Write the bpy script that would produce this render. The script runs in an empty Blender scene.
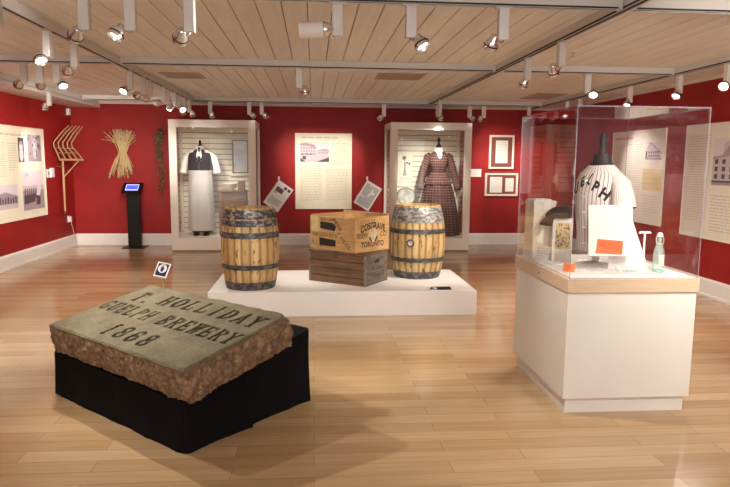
import bpy, bmesh, math, random
from mathutils import Vector, Matrix, noise
from mathutils.bvhtree import BVHTree
R = math.radians
sc = bpy.context.scene
COL = sc.collection
rnd = random.Random(7)

# ------------------------------------------------------------------ materials
MATS = {}
def mat(name, col, rough=0.6, metal=0.0, emit=None, emit_s=0.0, spec=0.5, var=0.0, vscale=8.0, vstretch=(1, 1, 1),
        col2=None, bump=0.0, coat=0.0):
    if name in MATS: return MATS[name]
    m = bpy.data.materials.new(name); m.use_nodes = True
    nt = m.node_tree; b = nt.nodes['Principled BSDF']
    c = (*col, 1)
    b.inputs['Base Color'].default_value = c
    b.inputs['Roughness'].default_value = rough
    b.inputs['Metallic'].default_value = metal
    b.inputs['Specular IOR Level'].default_value = spec
    if coat: b.inputs['Coat Weight'].default_value = coat; b.inputs['Coat Roughness'].default_value = 0.12
    if emit:
        b.inputs['Emission Color'].default_value = (*emit, 1); b.inputs['Emission Strength'].default_value = emit_s
    if col2 or var or bump:
        tc = nt.nodes.new('ShaderNodeTexCoord'); mp = nt.nodes.new('ShaderNodeMapping')
        mp.inputs['Scale'].default_value = vstretch
        nt.links.new(tc.outputs['Object'], mp.inputs['Vector'])
        nz = nt.nodes.new('ShaderNodeTexNoise'); nz.inputs['Scale'].default_value = vscale
        nz.inputs['Detail'].default_value = 5
        nt.links.new(mp.outputs['Vector'], nz.inputs['Vector'])
        rp = nt.nodes.new('ShaderNodeValToRGB')
        a2 = col2 if col2 else tuple(max(0, x * (1 - var)) for x in col)
        rp.color_ramp.elements[0].position = 0.35; rp.color_ramp.elements[1].position = 0.65
        rp.color_ramp.elements[0].color = (*a2, 1); rp.color_ramp.elements[1].color = c
        nt.links.new(nz.outputs['Fac'], rp.inputs['Fac'])
        nt.links.new(rp.outputs['Color'], b.inputs['Base Color'])
        if bump:
            bp = nt.nodes.new('ShaderNodeBump'); bp.inputs['Strength'].default_value = bump; bp.inputs['Distance'].default_value = 0.01
            nt.links.new(nz.outputs['Fac'], bp.inputs['Height']); nt.links.new(bp.outputs['Normal'], b.inputs['Normal'])
    MATS[name] = m
    return m

class NT:
    """small node-building helper"""
    def __init__(s, name):
        s.m = bpy.data.materials.new(name); s.m.use_nodes = True; s.nt = s.m.node_tree
        s.b = s.nt.nodes['Principled BSDF']; MATS[name] = s.m
    def n(s, t, **kw):
        o = s.nt.nodes.new(t)
        for k, v in kw.items():
            if k in o.inputs: o.inputs[k].default_value = v
            else: setattr(o, k, v)
        return o
    def l(s, a, b): s.nt.links.new(a, b)
    def math(s, op, a, b=None):
        o = s.nt.nodes.new('ShaderNodeMath'); o.operation = op
        for i, v in enumerate((a, b)):
            if v is None: continue
            if isinstance(v, (int, float)): o.inputs[i].default_value = v
            else: s.l(v, o.inputs[i])
        return o.outputs[0]
    def mix(s, fac, a, b, mode='MIX'):
        o = s.nt.nodes.new('ShaderNodeMix'); o.data_type = 'RGBA'; o.blend_type = mode
        for i, v in ((0, fac), (6, a), (7, b)):
            if isinstance(v, (int, float)): o.inputs[i].default_value = v
            elif isinstance(v, tuple): o.inputs[i].default_value = (*v, 1) if len(v) == 3 else v
            else: s.l(v, o.inputs[i])
        return o.outputs[2]
    def ramp(s, fac, *els):
        o = s.nt.nodes.new('ShaderNodeValToRGB')
        e = o.color_ramp.elements
        while len(e) < len(els): e.new(0.5)
        for x, (p, c) in zip(e, els): x.position = p; x.color = (*c, 1)
        s.l(fac, o.inputs['Fac']); return o.outputs['Color']
    def obj(s, scale=(1, 1, 1), loc=(0, 0, 0)):
        tc = s.n('ShaderNodeTexCoord'); mp = s.n('ShaderNodeMapping')
        mp.inputs['Scale'].default_value = scale; mp.inputs['Location'].default_value = loc
        s.l(tc.outputs['Object'], mp.inputs['Vector']); return mp.outputs['Vector']
    def noise(s, vec, scale, detail=4, rough=0.5):
        o = s.n('ShaderNodeTexNoise'); o.inputs['Scale'].default_value = scale
        o.inputs['Detail'].default_value = detail; o.inputs['Roughness'].default_value = rough
        s.l(vec, o.inputs['Vector']); return o.outputs['Fac']
    def attr(s, name):
        o = s.n('ShaderNodeAttribute'); o.attribute_name = name; return o.outputs['Fac']
    def bump(s, h, st=0.3, d=0.01):
        o = s.n('ShaderNodeBump'); o.inputs['Strength'].default_value = st; o.inputs['Distance'].default_value = d
        s.l(h, o.inputs['Height']); s.l(o.outputs['Normal'], s.b.inputs['Normal'])

def mk_floor():
    t = NT('maple_floor'); v = t.obj()
    br = t.n('ShaderNodeTexBrick'); br.offset = 0.37; br.offset_frequency = 2
    br.inputs['Scale'].default_value = 1.0
    br.inputs['Brick Width'].default_value = 1.15; br.inputs['Row Height'].default_value = 0.127
    br.inputs['Mortar Size'].default_value = 0.0022; br.inputs['Mortar Smooth'].default_value = 0.3
    br.inputs['Color1'].default_value = (0, 0, 0, 1); br.inputs['Color2'].default_value = (1, 1, 1, 1)
    br.inputs['Mortar'].default_value = (0.5, 0.5, 0.5, 1); br.inputs['Bias'].default_value = 0.0
    t.l(v, br.inputs['Vector'])
    grain = t.noise(t.obj((0.8, 14, 1)), 2.2, 6, 0.6)
    blot = t.noise(t.obj((0.5, 1.3, 1)), 1.7, 3)
    base = t.ramp(br.outputs['Color'], (0.0, (0.415, 0.272, 0.140)), (0.5, (0.480, 0.330, 0.182)), (1.0, (0.540, 0.392, 0.232)))
    g = t.ramp(grain, (0.3, (0.86, 0.82, 0.76)), (0.65, (1.04, 1.04, 1.04)))
    c = t.mix(0.8, base, g, 'MULTIPLY')
    c = t.mix(0.35, c, t.ramp(blot, (0.35, (0.80, 0.72, 0.62)), (0.65, (1.05, 1.05, 1.05))), 'MULTIPLY')
    c = t.mix(t.math('MULTIPLY', br.outputs['Fac'], 0.6), c, (0.17, 0.095, 0.05))
    t.l(c, t.b.inputs['Base Color'])
    t.b.inputs['Roughness'].default_value = 0.17; t.b.inputs['Specular IOR Level'].default_value = 0.6
    return t.m
def mk_wall():
    t = NT('red_wall_paint'); v = t.obj()
    a = t.noise(v, 3.0, 6, 0.65)
    c = t.ramp(a, (0.3, (0.265, 0.009, 0.009)), (0.7, (0.335, 0.012, 0.012)))
    t.l(c, t.b.inputs['Base Color']); t.b.inputs['Roughness'].default_value = 0.55
    t.b.inputs['Specular IOR Level'].default_value = 0.35
    t.bump(t.noise(v, 160, 3), 0.12, 0.004)
    return t.m
def mk_ceil():
    t = NT('ceiling_plank'); v = t.obj((9, 0.8, 1))
    a = t.noise(v, 2.5, 6, 0.6); b2 = t.noise(t.obj((3, 0.35, 1)), 1.2, 2)
    c = t.ramp(a, (0.3, (0.76, 0.755, 0.70)), (0.7, (0.85, 0.845, 0.79)))
    c = t.mix(0.5, c, t.ramp(b2, (0.35, (0.86, 0.83, 0.80)), (0.65, (1.05, 1.05, 1.05))), 'MULTIPLY')
    t.l(c, t.b.inputs['Base Color']); t.b.inputs['Roughness'].default_value = 0.5
    return t.m
def mk_stone():
    t = NT('weathered_limestone'); v = t.obj()
    a = t.noise(v, 4.0, 6, 0.65); f = t.noise(v, 45, 6, 0.7)
    top = t.ramp(a, (0.3, (0.085, 0.072, 0.044)), (0.5, (0.140, 0.120, 0.075)), (0.72, (0.190, 0.165, 0.105)))
    top = t.mix(0.8, top, t.ramp(f, (0.3, (0.72, 0.70, 0.66)), (0.7, (1.15, 1.15, 1.12))), 'MULTIPLY')
    rough = t.ramp(t.noise(v, 20, 9, 0.82), (0.30, (0.050, 0.032, 0.020)), (0.5, (0.205, 0.127, 0.072)), (0.68, (0.46, 0.315, 0.185)))
    c = t.mix(t.attr('side'), top, rough)
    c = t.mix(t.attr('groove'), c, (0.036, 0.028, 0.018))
    c = t.mix(t.attr('chip'), c, (0.50, 0.38, 0.24))
    t.l(c, t.b.inputs['Base Color']); t.b.inputs['Roughness'].default_value = 0.85; t.b.inputs['Specular IOR Level'].default_value = 0.25
    t.bump(f, 0.5, 0.006)
    return t.m
def mk_barrel(name, warm):
    t = NT(name)
    tone = t.attr('tone')
    grain = t.noise(t.obj((22, 22, 1.6)), 3, 6, 0.6)
    st = t.noise(t.obj((9, 9, 2.2), warm), 3.0, 5, 0.65)
    c = t.ramp(tone, (0.0, (0.50, 0.32, 0.130)), (0.5, (0.63, 0.43, 0.195)), (1.0, (0.72, 0.52, 0.255)))
    c = t.mix(0.75, c, t.ramp(grain, (0.3, (0.80, 0.74, 0.62)), (0.65, (1.05, 1.05, 1.05))), 'MULTIPLY')
    c = t.mix(t.ramp(st, (0.57, (0, 0, 0)), (0.64, (0.88, 0.88, 0.88))), c, (0.06, 0.035, 0.018))
    c = t.mix(t.attr('stain'), c, (0.045, 0.028, 0.016))
    t.l(c, t.b.inputs['Base Color']); t.b.inputs['Roughness'].default_value = 0.6
    return t.m
def mk_hoop(name, lo, hi, th):
    t = NT(name); a = t.noise(t.obj((1, 1, 1.8)), 16, 5, 0.6)
    c = t.ramp(a, (th - 0.07, lo), (th + 0.07, hi)); t.l(c, t.b.inputs['Base Color'])
    t.b.inputs['Metallic'].default_value = 0.35; t.b.inputs['Roughness'].default_value = 0.5
    return t.m
def mk_wood(name, a, b, stretch, scale=3.0, rough=0.6, dirt=None):
    t = NT(name); n = t.noise(t.obj(stretch), scale, 6, 0.62)
    c = t.ramp(n, (0.3, a), (0.68, b))
    if dirt:
        d = t.noise(t.obj((3, 3, 3)), 3, 6, 0.7)
        c = t.mix(t.ramp(d, (0.52, (0, 0, 0)), (0.68, (0.8, 0.8, 0.8))), c, dirt)
    t.l(c, t.b.inputs['Base Color']); t.b.inputs['Roughness'].default_value = rough
    return t.m
def mk_glass(name, tint=(1, 1, 1), f0=0.05, rough=0.0, body=None, bf=0.0):
    """clear thin panel: transparent with a Fresnel-weighted mirror reflection"""
    m = bpy.data.materials.new(name); m.use_nodes = True; nt = m.node_tree; nt.nodes.clear(); MATS[name] = m
    out = nt.nodes.new('ShaderNodeOutputMaterial'); mx = nt.nodes.new('ShaderNodeMixShader')
    tr = nt.nodes.new('ShaderNodeBsdfTransparent'); tr.inputs['Color'].default_value = (*tint, 1)
    gl = nt.nodes.new('ShaderNodeBsdfGlossy'); gl.inputs['Roughness'].default_value = rough
    ge = nt.nodes.new('ShaderNodeNewGeometry'); dp = nt.nodes.new('ShaderNodeVectorMath'); dp.operation = 'DOT_PRODUCT'
    nt.links.new(ge.outputs['Incoming'], dp.inputs[0]); nt.links.new(ge.outputs['Normal'], dp.inputs[1])
    def M(op, a, b=0.0):
        o = nt.nodes.new('ShaderNodeMath'); o.operation = op
        for i, v in enumerate((a, b)):
            if isinstance(v, (int, float)): o.inputs[i].default_value = v
            else: nt.links.new(v, o.inputs[i])
        return o.outputs[0]
    k = M('SUBTRACT', 1.0, M('ABSOLUTE', dp.outputs['Value']))
    fr = M('ADD', f0, M('MULTIPLY', M('POWER', k, 5.0), 1 - f0))
    base = tr.outputs[0]
    if body:
        df = nt.nodes.new('ShaderNodeBsdfDiffuse'); df.inputs['Color'].default_value = (*body, 1)
        m2 = nt.nodes.new('ShaderNodeMixShader'); m2.inputs[0].default_value = bf
        nt.links.new(tr.outputs[0], m2.inputs[1]); nt.links.new(df.outputs[0], m2.inputs[2]); base = m2.outputs[0]
    nt.links.new(fr, mx.inputs[0]); nt.links.new(base, mx.inputs[1]); nt.links.new(gl.outputs[0], mx.inputs[2])
    nt.links.new(mx.outputs[0], out.inputs['Surface'])
    return m
def mk_stripes(name, base, line, freq, width, uv_v=None):
    """woven stripes along the garment (u direction); optional second set for a plaid"""
    t = NT(name); tc = t.n('ShaderNodeTexCoord'); sp = t.n('ShaderNodeSeparateXYZ'); t.l(tc.outputs['UV'], sp.inputs[0])
    fu = t.math('FRACT', t.math('MULTIPLY', sp.outputs['X'], freq))
    c = t.mix(t.math('LESS_THAN', fu, width), base, line)
    if uv_v:
        fv = t.math('FRACT', t.math('MULTIPLY', sp.outputs['Y'], uv_v[0]))
        c = t.mix(t.math('MULTIPLY', t.math('LESS_THAN', fv, uv_v[1]), 0.75), c, uv_v[2])
        fw = t.math('FRACT', t.math('ADD', t.math('MULTIPLY', sp.outputs['Y'], uv_v[0]), 0.45))
        c = t.mix(t.math('MULTIPLY', t.math('LESS_THAN', fw, uv_v[1] * 0.6), 0.6), c, uv_v[3])
    t.l(c, t.b.inputs['Base Color']); t.b.inputs['Roughness'].default_value = 0.85; t.b.inputs['Specular IOR Level'].default_value = 0.2
    return t.m

M = dict(
    floor=mk_floor(), wall=mk_wall(), ceil=mk_ceil(), stone=mk_stone(),
    gap=mat('ceiling_gap', (0.34, 0.255, 0.175), 0.8),
    white=mat('white_trim_paint', (0.80, 0.77, 0.735), 0.4),
    soffit=mat('soffit_paint', (0.66, 0.60, 0.55), 0.6),
    plinth=mat('white_plinth_paint', (0.80, 0.775, 0.75), 0.5, var=0.03, vscale=3),
    ped=mat('offwhite_laminate', (0.665, 0.63, 0.58), 0.45, var=0.04, vscale=2.5),
    cream=mat('cream_frame_paint', (0.81, 0.755, 0.67), 0.45),
    slat=mat('cream_slatwall', (0.80, 0.735, 0.60), 0.5),
    slatgap=mat('slatwall_groove', (0.25, 0.18, 0.11), 0.7),
    maple=mk_wood('pale_maple_cap', (0.49, 0.36, 0.245), (0.58, 0.44, 0.31), (2, 14, 14), 3, 0.4),
    alu=mat('brushed_aluminium_track', (0.60, 0.575, 0.55), 0.4, 0.1),
    silver=mat('satin_silver', (0.66, 0.64, 0.62), 0.34, 0.2),
    chrome=mat('polished_lamp_metal', (0.80, 0.785, 0.77), 0.17, 0.85),
    slot=mat('track_slot', (0.012, 0.010, 0.009), 0.6),
    lens=mat('lit_lens', (1, 1, 1), 0.3, emit=(1.0, 0.93, 0.84), emit_s=9),
    black=mat('black_metal', (0.007, 0.0065, 0.007), 0.45, spec=0.25),
    velvet=mat('black_velvet_cloth', (0.0065, 0.0058, 0.0066), 0.95, spec=0.12, bump=0.25, vscale=220, var=0.3),
    paper=mat('cream_panel_board', (0.80, 0.755, 0.60), 0.5),
    paperw=mat('warm_white_panel_board', (0.76, 0.72, 0.65), 0.5),
    doc=mat('white_document_paper', (0.80, 0.78, 0.74), 0.7),
    ink=mat('panel_text_ink', (0.55, 0.51, 0.41), 0.7),
    inkd=mat('panel_title_ink', (0.54, 0.48, 0.39), 0.7),
    redink=mat('panel_title_red_ink', (0.52, 0.26, 0.22), 0.7),
    photo_sky=mat('photo_pale', (0.70, 0.62, 0.68), 0.45),
    photo_mid=mat('photo_mid', (0.36, 0.29, 0.32), 0.45),
    photo_dk=mat('photo_dark', (0.085, 0.065, 0.075), 0.45),
    photo_lt=mat('photo_light', (0.55, 0.48, 0.52), 0.45),
    sepia=mat('sepia_print', (0.66, 0.52, 0.29), 0.6),
    glass=mk_glass('case_glass', (0.985, 0.99, 0.985), 0.02),
    acryl=mk_glass('acrylic_sheet', (0.985, 0.98, 0.985), 0.042),
    edge=mk_glass('acrylic_edge', (0.86, 0.84, 0.90), 0.16, 0.12, (0.66, 0.66, 0.76), 0.12),
    bottle=mk_glass('aqua_bottle_glass', (0.92, 0.97, 0.95), 0.10, 0.05, (0.62, 0.80, 0.74), 0.30),
    hoopd=mk_hoop('dark_steel_hoop', (0.055, 0.055, 0.058), (0.16, 0.155, 0.15), 0.52),
    hoopb=mk_hoop('blotched_blue_grey_hoop', (0.05, 0.055, 0.075), (0.40, 0.36, 0.31), 0.56),
    hoops=mk_hoop('galvanised_hoop', (0.15, 0.155, 0.16), (0.50, 0.50, 0.48), 0.53),
    barrel1=mk_barrel('oak_staves', (0, 0, 0)), barrel2=mk_barrel('oak_staves_clean', (5, 2, 7)),
    crateo=mk_wood('orange_pine_crate', (0.50, 0.29, 0.115), (0.66, 0.43, 0.20), (2, 2, 16), 2.4, 0.55, (0.36, 0.20, 0.08)),
    crated=mk_wood('dark_stained_crate', (0.065, 0.034, 0.018), (0.27, 0.150, 0.080), (1.2, 1.2, 18), 3.0, 0.6, (0.13, 0.085, 0.055)),
    crateg=mk_wood('weathered_grey_crate_end', (0.085, 0.070, 0.056), (0.23, 0.19, 0.15), (2, 2, 12), 2.6, 0.7, (0.15, 0.09, 0.05)),
    stencil=mat('stencil_ink', (0.035, 0.024, 0.014), 0.7),
    stenlt=mat('faded_stencil_ink', (0.10, 0.052, 0.02), 0.7),
    patch=mat('black_label_patch', (0.026, 0.026, 0.024), 0.6, var=0.6, vscale=40),
    pale=mat('worn_pale_label', (0.72, 0.60, 0.38), 0.7, var=0.35, vscale=22),
    iron=mat('rusty_iron', (0.11, 0.085, 0.07), 0.6, 0.4),
    steel=mat('worn_steel_edge', (0.36, 0.33, 0.29), 0.5, 0.5, var=0.5, vscale=30),
    straw=mat('wheat_straw', (0.72, 0.56, 0.29), 0.7), ear=mat('wheat_ear', (0.64, 0.49, 0.25), 0.75, var=.4, vscale=40),
    hopleaf=mat('dried_hop_leaf', (0.105, 0.085, 0.032), 0.8, col2=(0.055, 0.04, 0.02), vscale=20),
    hopcone=mat('dried_hop_cone', (0.17, 0.12, 0.05), 0.8),
    ash=mk_wood('pale_ash_wood', (0.34, 0.20, 0.095), (0.48, 0.31, 0.165), (10, 10, 1.5), 3, 0.5),
    screen=mat('tablet_screen', (0.02, 0.03, 0.2), 0.15, emit=(0.09, 0.14, 0.85), emit_s=0.8),
    screenl=mat('tablet_screen_bar', (0.5, 0.5, 0.8), 0.15, emit=(0.42, 0.40, 0.95), emit_s=1.0),
    navy=mat('navy_sign_face', (0.012, 0.016, 0.055), 0.35), signw=mat('white_sign_print', (0.82, 0.82, 0.85), 0.4),
    shirt=mat('white_cotton', (0.79, 0.765, 0.72), 0.85, var=0.08, vscale=14),
    apron=mat('grey_white_apron_linen', (0.54, 0.515, 0.495), 0.85, var=0.09, vscale=7, vstretch=(5, 5, 0.6)),
    vest=mat('charcoal_vest_cloth', (0.022, 0.020, 0.025), 0.8, var=0.3, vscale=60),
    dark=mat('black_trouser_cloth', (0.014, 0.012, 0.012), 0.8), shoe=mat('black_leather', (0.012, 0.011, 0.011), 0.35),
    plaid=mk_stripes('brown_plaid_silk', (0.095, 0.042, 0.036), (0.026, 0.015, 0.020), 30, 0.34, (21, 0.2, (0.22, 0.14, 0.11), (0.026, 0.015, 0.020))),
    pin=mk_stripes('pinstriped_flannel', (0.74, 0.70, 0.65), (0.07, 0.06, 0.075), 36, 0.15),
    lace=mat('white_lace_collar', (0.84, 0.81, 0.76), 0.85),
    felt=mat('black_felt', (0.013, 0.012, 0.014), 0.8), torso=mat('dark_form_cover', (0.020, 0.021, 0.026), 0.65),
    mat_red=mat('red_brown_mount_board', (0.22, 0.060, 0.040), 0.7), framew=mat('cream_picture_frame', (0.80, 0.73, 0.62), 0.45),
    orange=mat('orange_card', (0.78, 0.135, 0.035), 0.6), orange2=mat('orange_tag_card', (0.76, 0.20, 0.045), 0.6),
    oprint=mat('orange_card_print', (0.55, 0.075, 0.02), 0.6),
    brownbox=mk_wood('brown_case_crate', (0.13, 0.062, 0.028), (0.30, 0.155, 0.072), (1.5, 1.5, 12), 3, 0.6),
    panes=mat('pale_blue_glass_pane', (0.56, 0.58, 0.62), 0.15),
    tray=mat('greenish_tray_face', (0.20, 0.23, 0.19), 0.45, 0.0, col2=(0.42, 0.42, 0.35), vscale=11), trayrim=mat('tarnished_tray_rim', (0.28, 0.25, 0.19), 0.35, 0.8),
    china=mat('white_enamel', (0.86, 0.82, 0.72), 0.3),
    plastic=mat('white_plastic', (0.80, 0.77, 0.74), 0.35), grey=mat('grey_plastic', (0.28, 0.27, 0.27), 0.4),
    cable=mat('pale_cable', (0.62, 0.54, 0.47), 0.5),
    vent=mat('vent_tan_metal', (0.42, 0.345, 0.265), 0.4, 0.2), ventd=mat('vent_dark', (0.10, 0.075, 0.05), 0.6),
    cardgrey=mat('grey_printed_card', (0.46, 0.45, 0.46), 0.5), cardink=mat('card_print_ink', (0.17, 0.15, 0.15), 0.6),
)

# ------------------------------------------------------------------ mesh helper
class MB:
    def __init__(s):
        s.bm = bmesh.new(); s.uv = s.bm.loops.layers.uv.new('UVMap'); s.xf = Matrix()
    def v(s, p): return s.bm.verts.new(s.xf @ Vector(p))
    def face(s, vs, m=0, uvs=None):
        try: f = s.bm.faces.new(vs)
        except ValueError: return None
        f.material_index = m
        if uvs:
            for l, u in zip(f.loops, uvs): l[s.uv].uv = u
        return f
    def box(s, x0, x1, y0, y1, z0, z1, m=0, bev=0.0):
        vs = [s.v(p) for p in ((x0, y0, z0), (x1, y0, z0), (x1, y1, z0), (x0, y1, z0), (x0, y0, z1), (x1, y0, z1), (x1, y1, z1), (x0, y1, z1))]
        fs = [s.face([vs[i] for i in q], m) for q in ((3, 2, 1, 0), (4, 5, 6, 7), (0, 1, 5, 4), (1, 2, 6, 5), (2, 3, 7, 6), (3, 0, 4, 7))]
        if bev:
            es = list({e for f in fs for e in f.edges})
            r = bmesh.ops.bevel(s.bm, geom=es, offset=bev, segments=2, affect='EDGES', profile=0.5)
            for f in r['faces']: f.material_index = m
        return s
    def poly(s, pts, m=0):
        s.face([s.v(p) for p in pts], m); return s
    def prism(s, pts, axis, a, b, m=0):
        """extrude a 2-D outline along an axis; pts in the two other axes' order"""
        def mk(p, t):
            return {'x': (t, p[0], p[1]), 'y': (p[0], t, p[1]), 'z': (p[0], p[1], t)}[axis]
        A = [s.v(mk(p, a)) for p in pts]; B = [s.v(mk(p, b)) for p in pts]
        n = len(pts); s.face(A, m); s.face(list(reversed(B)), m)
        for i in range(n): s.face([A[i], B[i], B[(i + 1) % n], A[(i + 1) % n]], m)
        return s
    def cyl(s, p0, p1, r0, r1=None, n=16, m=0, caps=True):
        r1 = r0 if r1 is None else r1
        return s.tube([p0, p1], [r0, r1], n, m, caps)
    def tube(s, pts, rs, n=10, m=0, caps=True, flat=1.0):
        pts = [Vector(p) for p in pts]
        if isinstance(rs, (int, float)): rs = [rs] * len(pts)
        rings = []; up = None; L = 0
        for i, p in enumerate(pts):
            d = (pts[min(i + 1, len(pts) - 1)] - pts[max(i - 1, 0)]).normalized()
            if up is None:
                up = Vector((0, 0, 1)) if abs(d.z) < 0.9 else Vector((1, 0, 0))
            a = d.cross(up).normalized(); b = a.cross(d).normalized(); up = b
            if i: L += (p - pts[i - 1]).length
            rings.append(([s.v(p + a * math.cos(2 * math.pi * k / n) * rs[i] + b * math.sin(2 * math.pi * k / n) * rs[i] * flat) for k in range(n)], L))
        for i in range(len(rings) - 1):
            A, la = rings[i]; B, lb = rings[i + 1]
            for k in range(n):
                k2 = (k + 1) % n
                s.face([A[k], B[k], B[k2], A[k2]], m, [(k / n, la), (k / n, lb), ((k + 1) / n, lb), ((k + 1) / n, la)])
        if caps:
            s.face(list(rings[0][0]), m); s.face(list(reversed(rings[-1][0])), m)
        return s
    def loft(s, rings, n=28, m=0, caps=(True, True), wob=None, span=(0, 2 * math.pi)):
        """rings: (z, cx, cy, rx, ry). Angle 0 is local -Y (the front)"""
        full = abs(span[1] - span[0] - 2 * math.pi) < 1e-6
        N = n if full else n + 1; R_ = []
        for (z, cx, cy, rx, ry) in rings:
            ring = []
            for k in range(N):
                a = span[0] + (span[1] - span[0]) * k / n; q = 1 + (wob(a, z) if wob else 0)
                ring.append(s.v((cx + math.sin(a) * rx * q, cy - math.cos(a) * ry * q, z)))
            R_.append((ring, z))
        for i in range(len(R_) - 1):
            A, za = R_[i]; B, zb = R_[i + 1]
            for k in range(n):
                k2 = (k + 1) % N
                u0, u1 = k / n * (span[1] - span[0]) / (2 * math.pi), (k + 1) / n * (span[1] - span[0]) / (2 * math.pi)
                s.face([A[k], A[k2], B[k2], B[k]], m, [(u0, za), (u1, za), (u1, zb), (u0, zb)])
        if full:
            if caps[0]: s.face(list(reversed(R_[0][0])), m)
            if caps[1]: s.face(list(R_[-1][0]), m)
        return s
    def lathe(s, prof, n=32, m=0, c=(0, 0), caps=True):
        return s.loft([(z, c[0], c[1], r, r) for r, z in prof], n, m, (caps, caps))
    def ring(s, r0, r1, z0, z1, n=40, m=0, ro0=None):
        """a hoop: inner r0 outer r1 between z0 z1 (r given at z0 and z1 as tuples)"""
        ia, ib = r0; oa, ob = r1
        P = [[], [], [], []]
        for k in range(n):
            a = 2 * math.pi * k / n; cs, sn = math.cos(a), math.sin(a)
            for q, (r, z) in enumerate(((ia, z0), (oa, z0), (ob, z1), (ib, z1))): P[q].append(s.v((cs * r, sn * r, z)))
        for k in range(n):
            j = (k + 1) % n
            for q in range(4):
                q2 = (q + 1) % 4
                s.face([P[q][k], P[q][j], P[q2][j], P[q2][k]], m)
        return s
    def build(s, name, mats, parent=None, smooth=None, loc=None):
        me = bpy.data.meshes.new(name)
        bmesh.ops.recalc_face_normals(s.bm, faces=s.bm.faces) if smooth != 'keep' else None
        s.bm.to_mesh(me); s.bm.free()
        for m in (mats if isinstance(mats, (list, tuple)) else [mats]): me.materials.append(m)
        if smooth:
            me.shade_smooth(); me.set_sharp_from_angle(angle=R(38))
        o = bpy.data.objects.new(name, me); COL.objects.link(o)
        if loc is not None: o.location = loc
        if parent is not None: o.parent = parent
        return o

def tag(o, label, cat, group=None, kind=None):
    o['label'] = label; o['category'] = cat
    if group: o['group'] = group
    if kind: o['kind'] = kind
    return o
def thing(name, label, cat, loc=(0, 0, 0), rz=0.0, group=None):
    o = bpy.data.objects.new(name, None); COL.objects.link(o)
    o.empty_display_size = 0.1; o.location = loc; o.rotation_euler = (0, 0, rz)
    return tag(o, label, cat, group)
def struct(o): o['kind'] = 'structure'; return o
def children(o): return [c for c in list(COL.objects) if c.parent == o]
def text_mesh(body, size, m, name, parent, mtx, align='CENTER', xs=1.0, bold=0.0, arc=None, shear=0.0):
    """flat lettering as a mesh; mtx maps the text's XY plane into the parent's space. arc bends the baseline (sag per x*x)"""
    cu = bpy.data.curves.new('lettering', 'FONT'); cu.body = body; cu.size = size; cu.align_x = align; cu.align_y = 'CENTER'
    cu.offset = bold; cu.resolution_u = 3; cu.fill_mode = 'FRONT'; cu.shear = shear
    tmp = bpy.data.objects.new('lettering', cu); COL.objects.link(tmp)
    dg = bpy.context.evaluated_depsgraph_get(); dg.update()
    me = bpy.data.meshes.new_from_object(tmp.evaluated_get(dg)); bpy.data.objects.remove(tmp)
    for v in me.vertices:
        x, y = v.co.x * xs, v.co.y
        if arc: y -= arc * x * x
        v.co = (x, y, 0)
    me.transform(mtx); me.materials.clear(); me.materials.append(m)
    o = bpy.data.objects.new(name, me); COL.objects.link(o); o.parent = parent
    return o
EXPO = 0.60
WORLD = 2.0  # strength of the added fill light entering through the front opening
# ------------------------------------------------------------------ room shell
XL, XR, YB, YF, HC = -4.41, 4.79, 12.10, -3.0, 2.65
b = MB(); b.box(XL - .1, XR + .1, YF - .1, YB + .1, -0.1, 0.0); struct(b.build('floor', M['floor']))
b = MB(); b.box(XL - .1, XR + .1, YB, YB + .1, 0.0, HC + .1); struct(b.build('wall_back', M['wall']))
b = MB(); b.box(XL - .1, XL, YF, YB, 0.0, HC + .1); struct(b.build('wall_left', M['wall']))
b = MB(); b.box(XR, XR + .1, YF, YB, 0.0, HC + .1); struct(b.build('wall_right', M['wall']))
b = MB(); b.prism([(XL - .1, 0), (XL + .35, 0), (XL + .35, 2.5), (XR - .35, 2.5), (XR - .35, 0), (XR + .1, 0), (XR + .1, HC + .1), (XL - .1, HC + .1)], 'y', YF - .1, YF); struct(b.build('wall_front', M['wall']))   # wide opening added behind the viewer to let in soft fill light
# ceiling: separate boards running into the room, dark gaps between them and butt seams
b = MB(); b.box(XL - .1, XR + .1, YF - .1, YB + .1, HC + .018, HC + .1, 1)
x = XL
while x < XR:
    x1 = min(x + 0.166, XR); y = YF
    while y < YB:
        y1 = min(y + 1.395, YB)
        b.box(x, x1, y, y1, HC, HC + .019, 0); y += 1.4
    x += 0.175
struct(b.build('ceiling', [M['ceil'], M['gap']]))
def base_prof(t=0.02, h=0.22): return [(0, 0), (t + .006, 0), (t + .006, .03), (t, .036), (t, h - .03), (t * .55, h - .012), (t * .3, h), (0, h)]
b = MB(); b.prism([(YB - p, z) for p, z in base_prof()], 'x', XL, XR); struct(b.build('baseboard_back', M['white']))
b = MB(); b.prism([(XL + p, z) for p, z in base_prof()], 'y', YF, YB - .027); struct(b.build('baseboard_left', M['white']))
b = MB(); b.prism([(XR - p, z) for p, z in base_prof()], 'y', YF, YB - .027); struct(b.build('baseboard_right', M['white']))
b = MB(); b.box(XL, -3.885, YF, YB, 2.535, HC); struct(b.build('trim_1', M['soffit']))          # soffit along the left wall
b = MB(); b.box(-3.885, XR, YB - .03, YB, HC - .045, HC); struct(b.build('trim_2', M['soffit']))  # strip at the head of the back wall
b = MB(); b.box(XR - .03, XR, YF, YB - .03, HC - .04, HC); struct(b.build('trim_3', M['soffit']))

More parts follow.
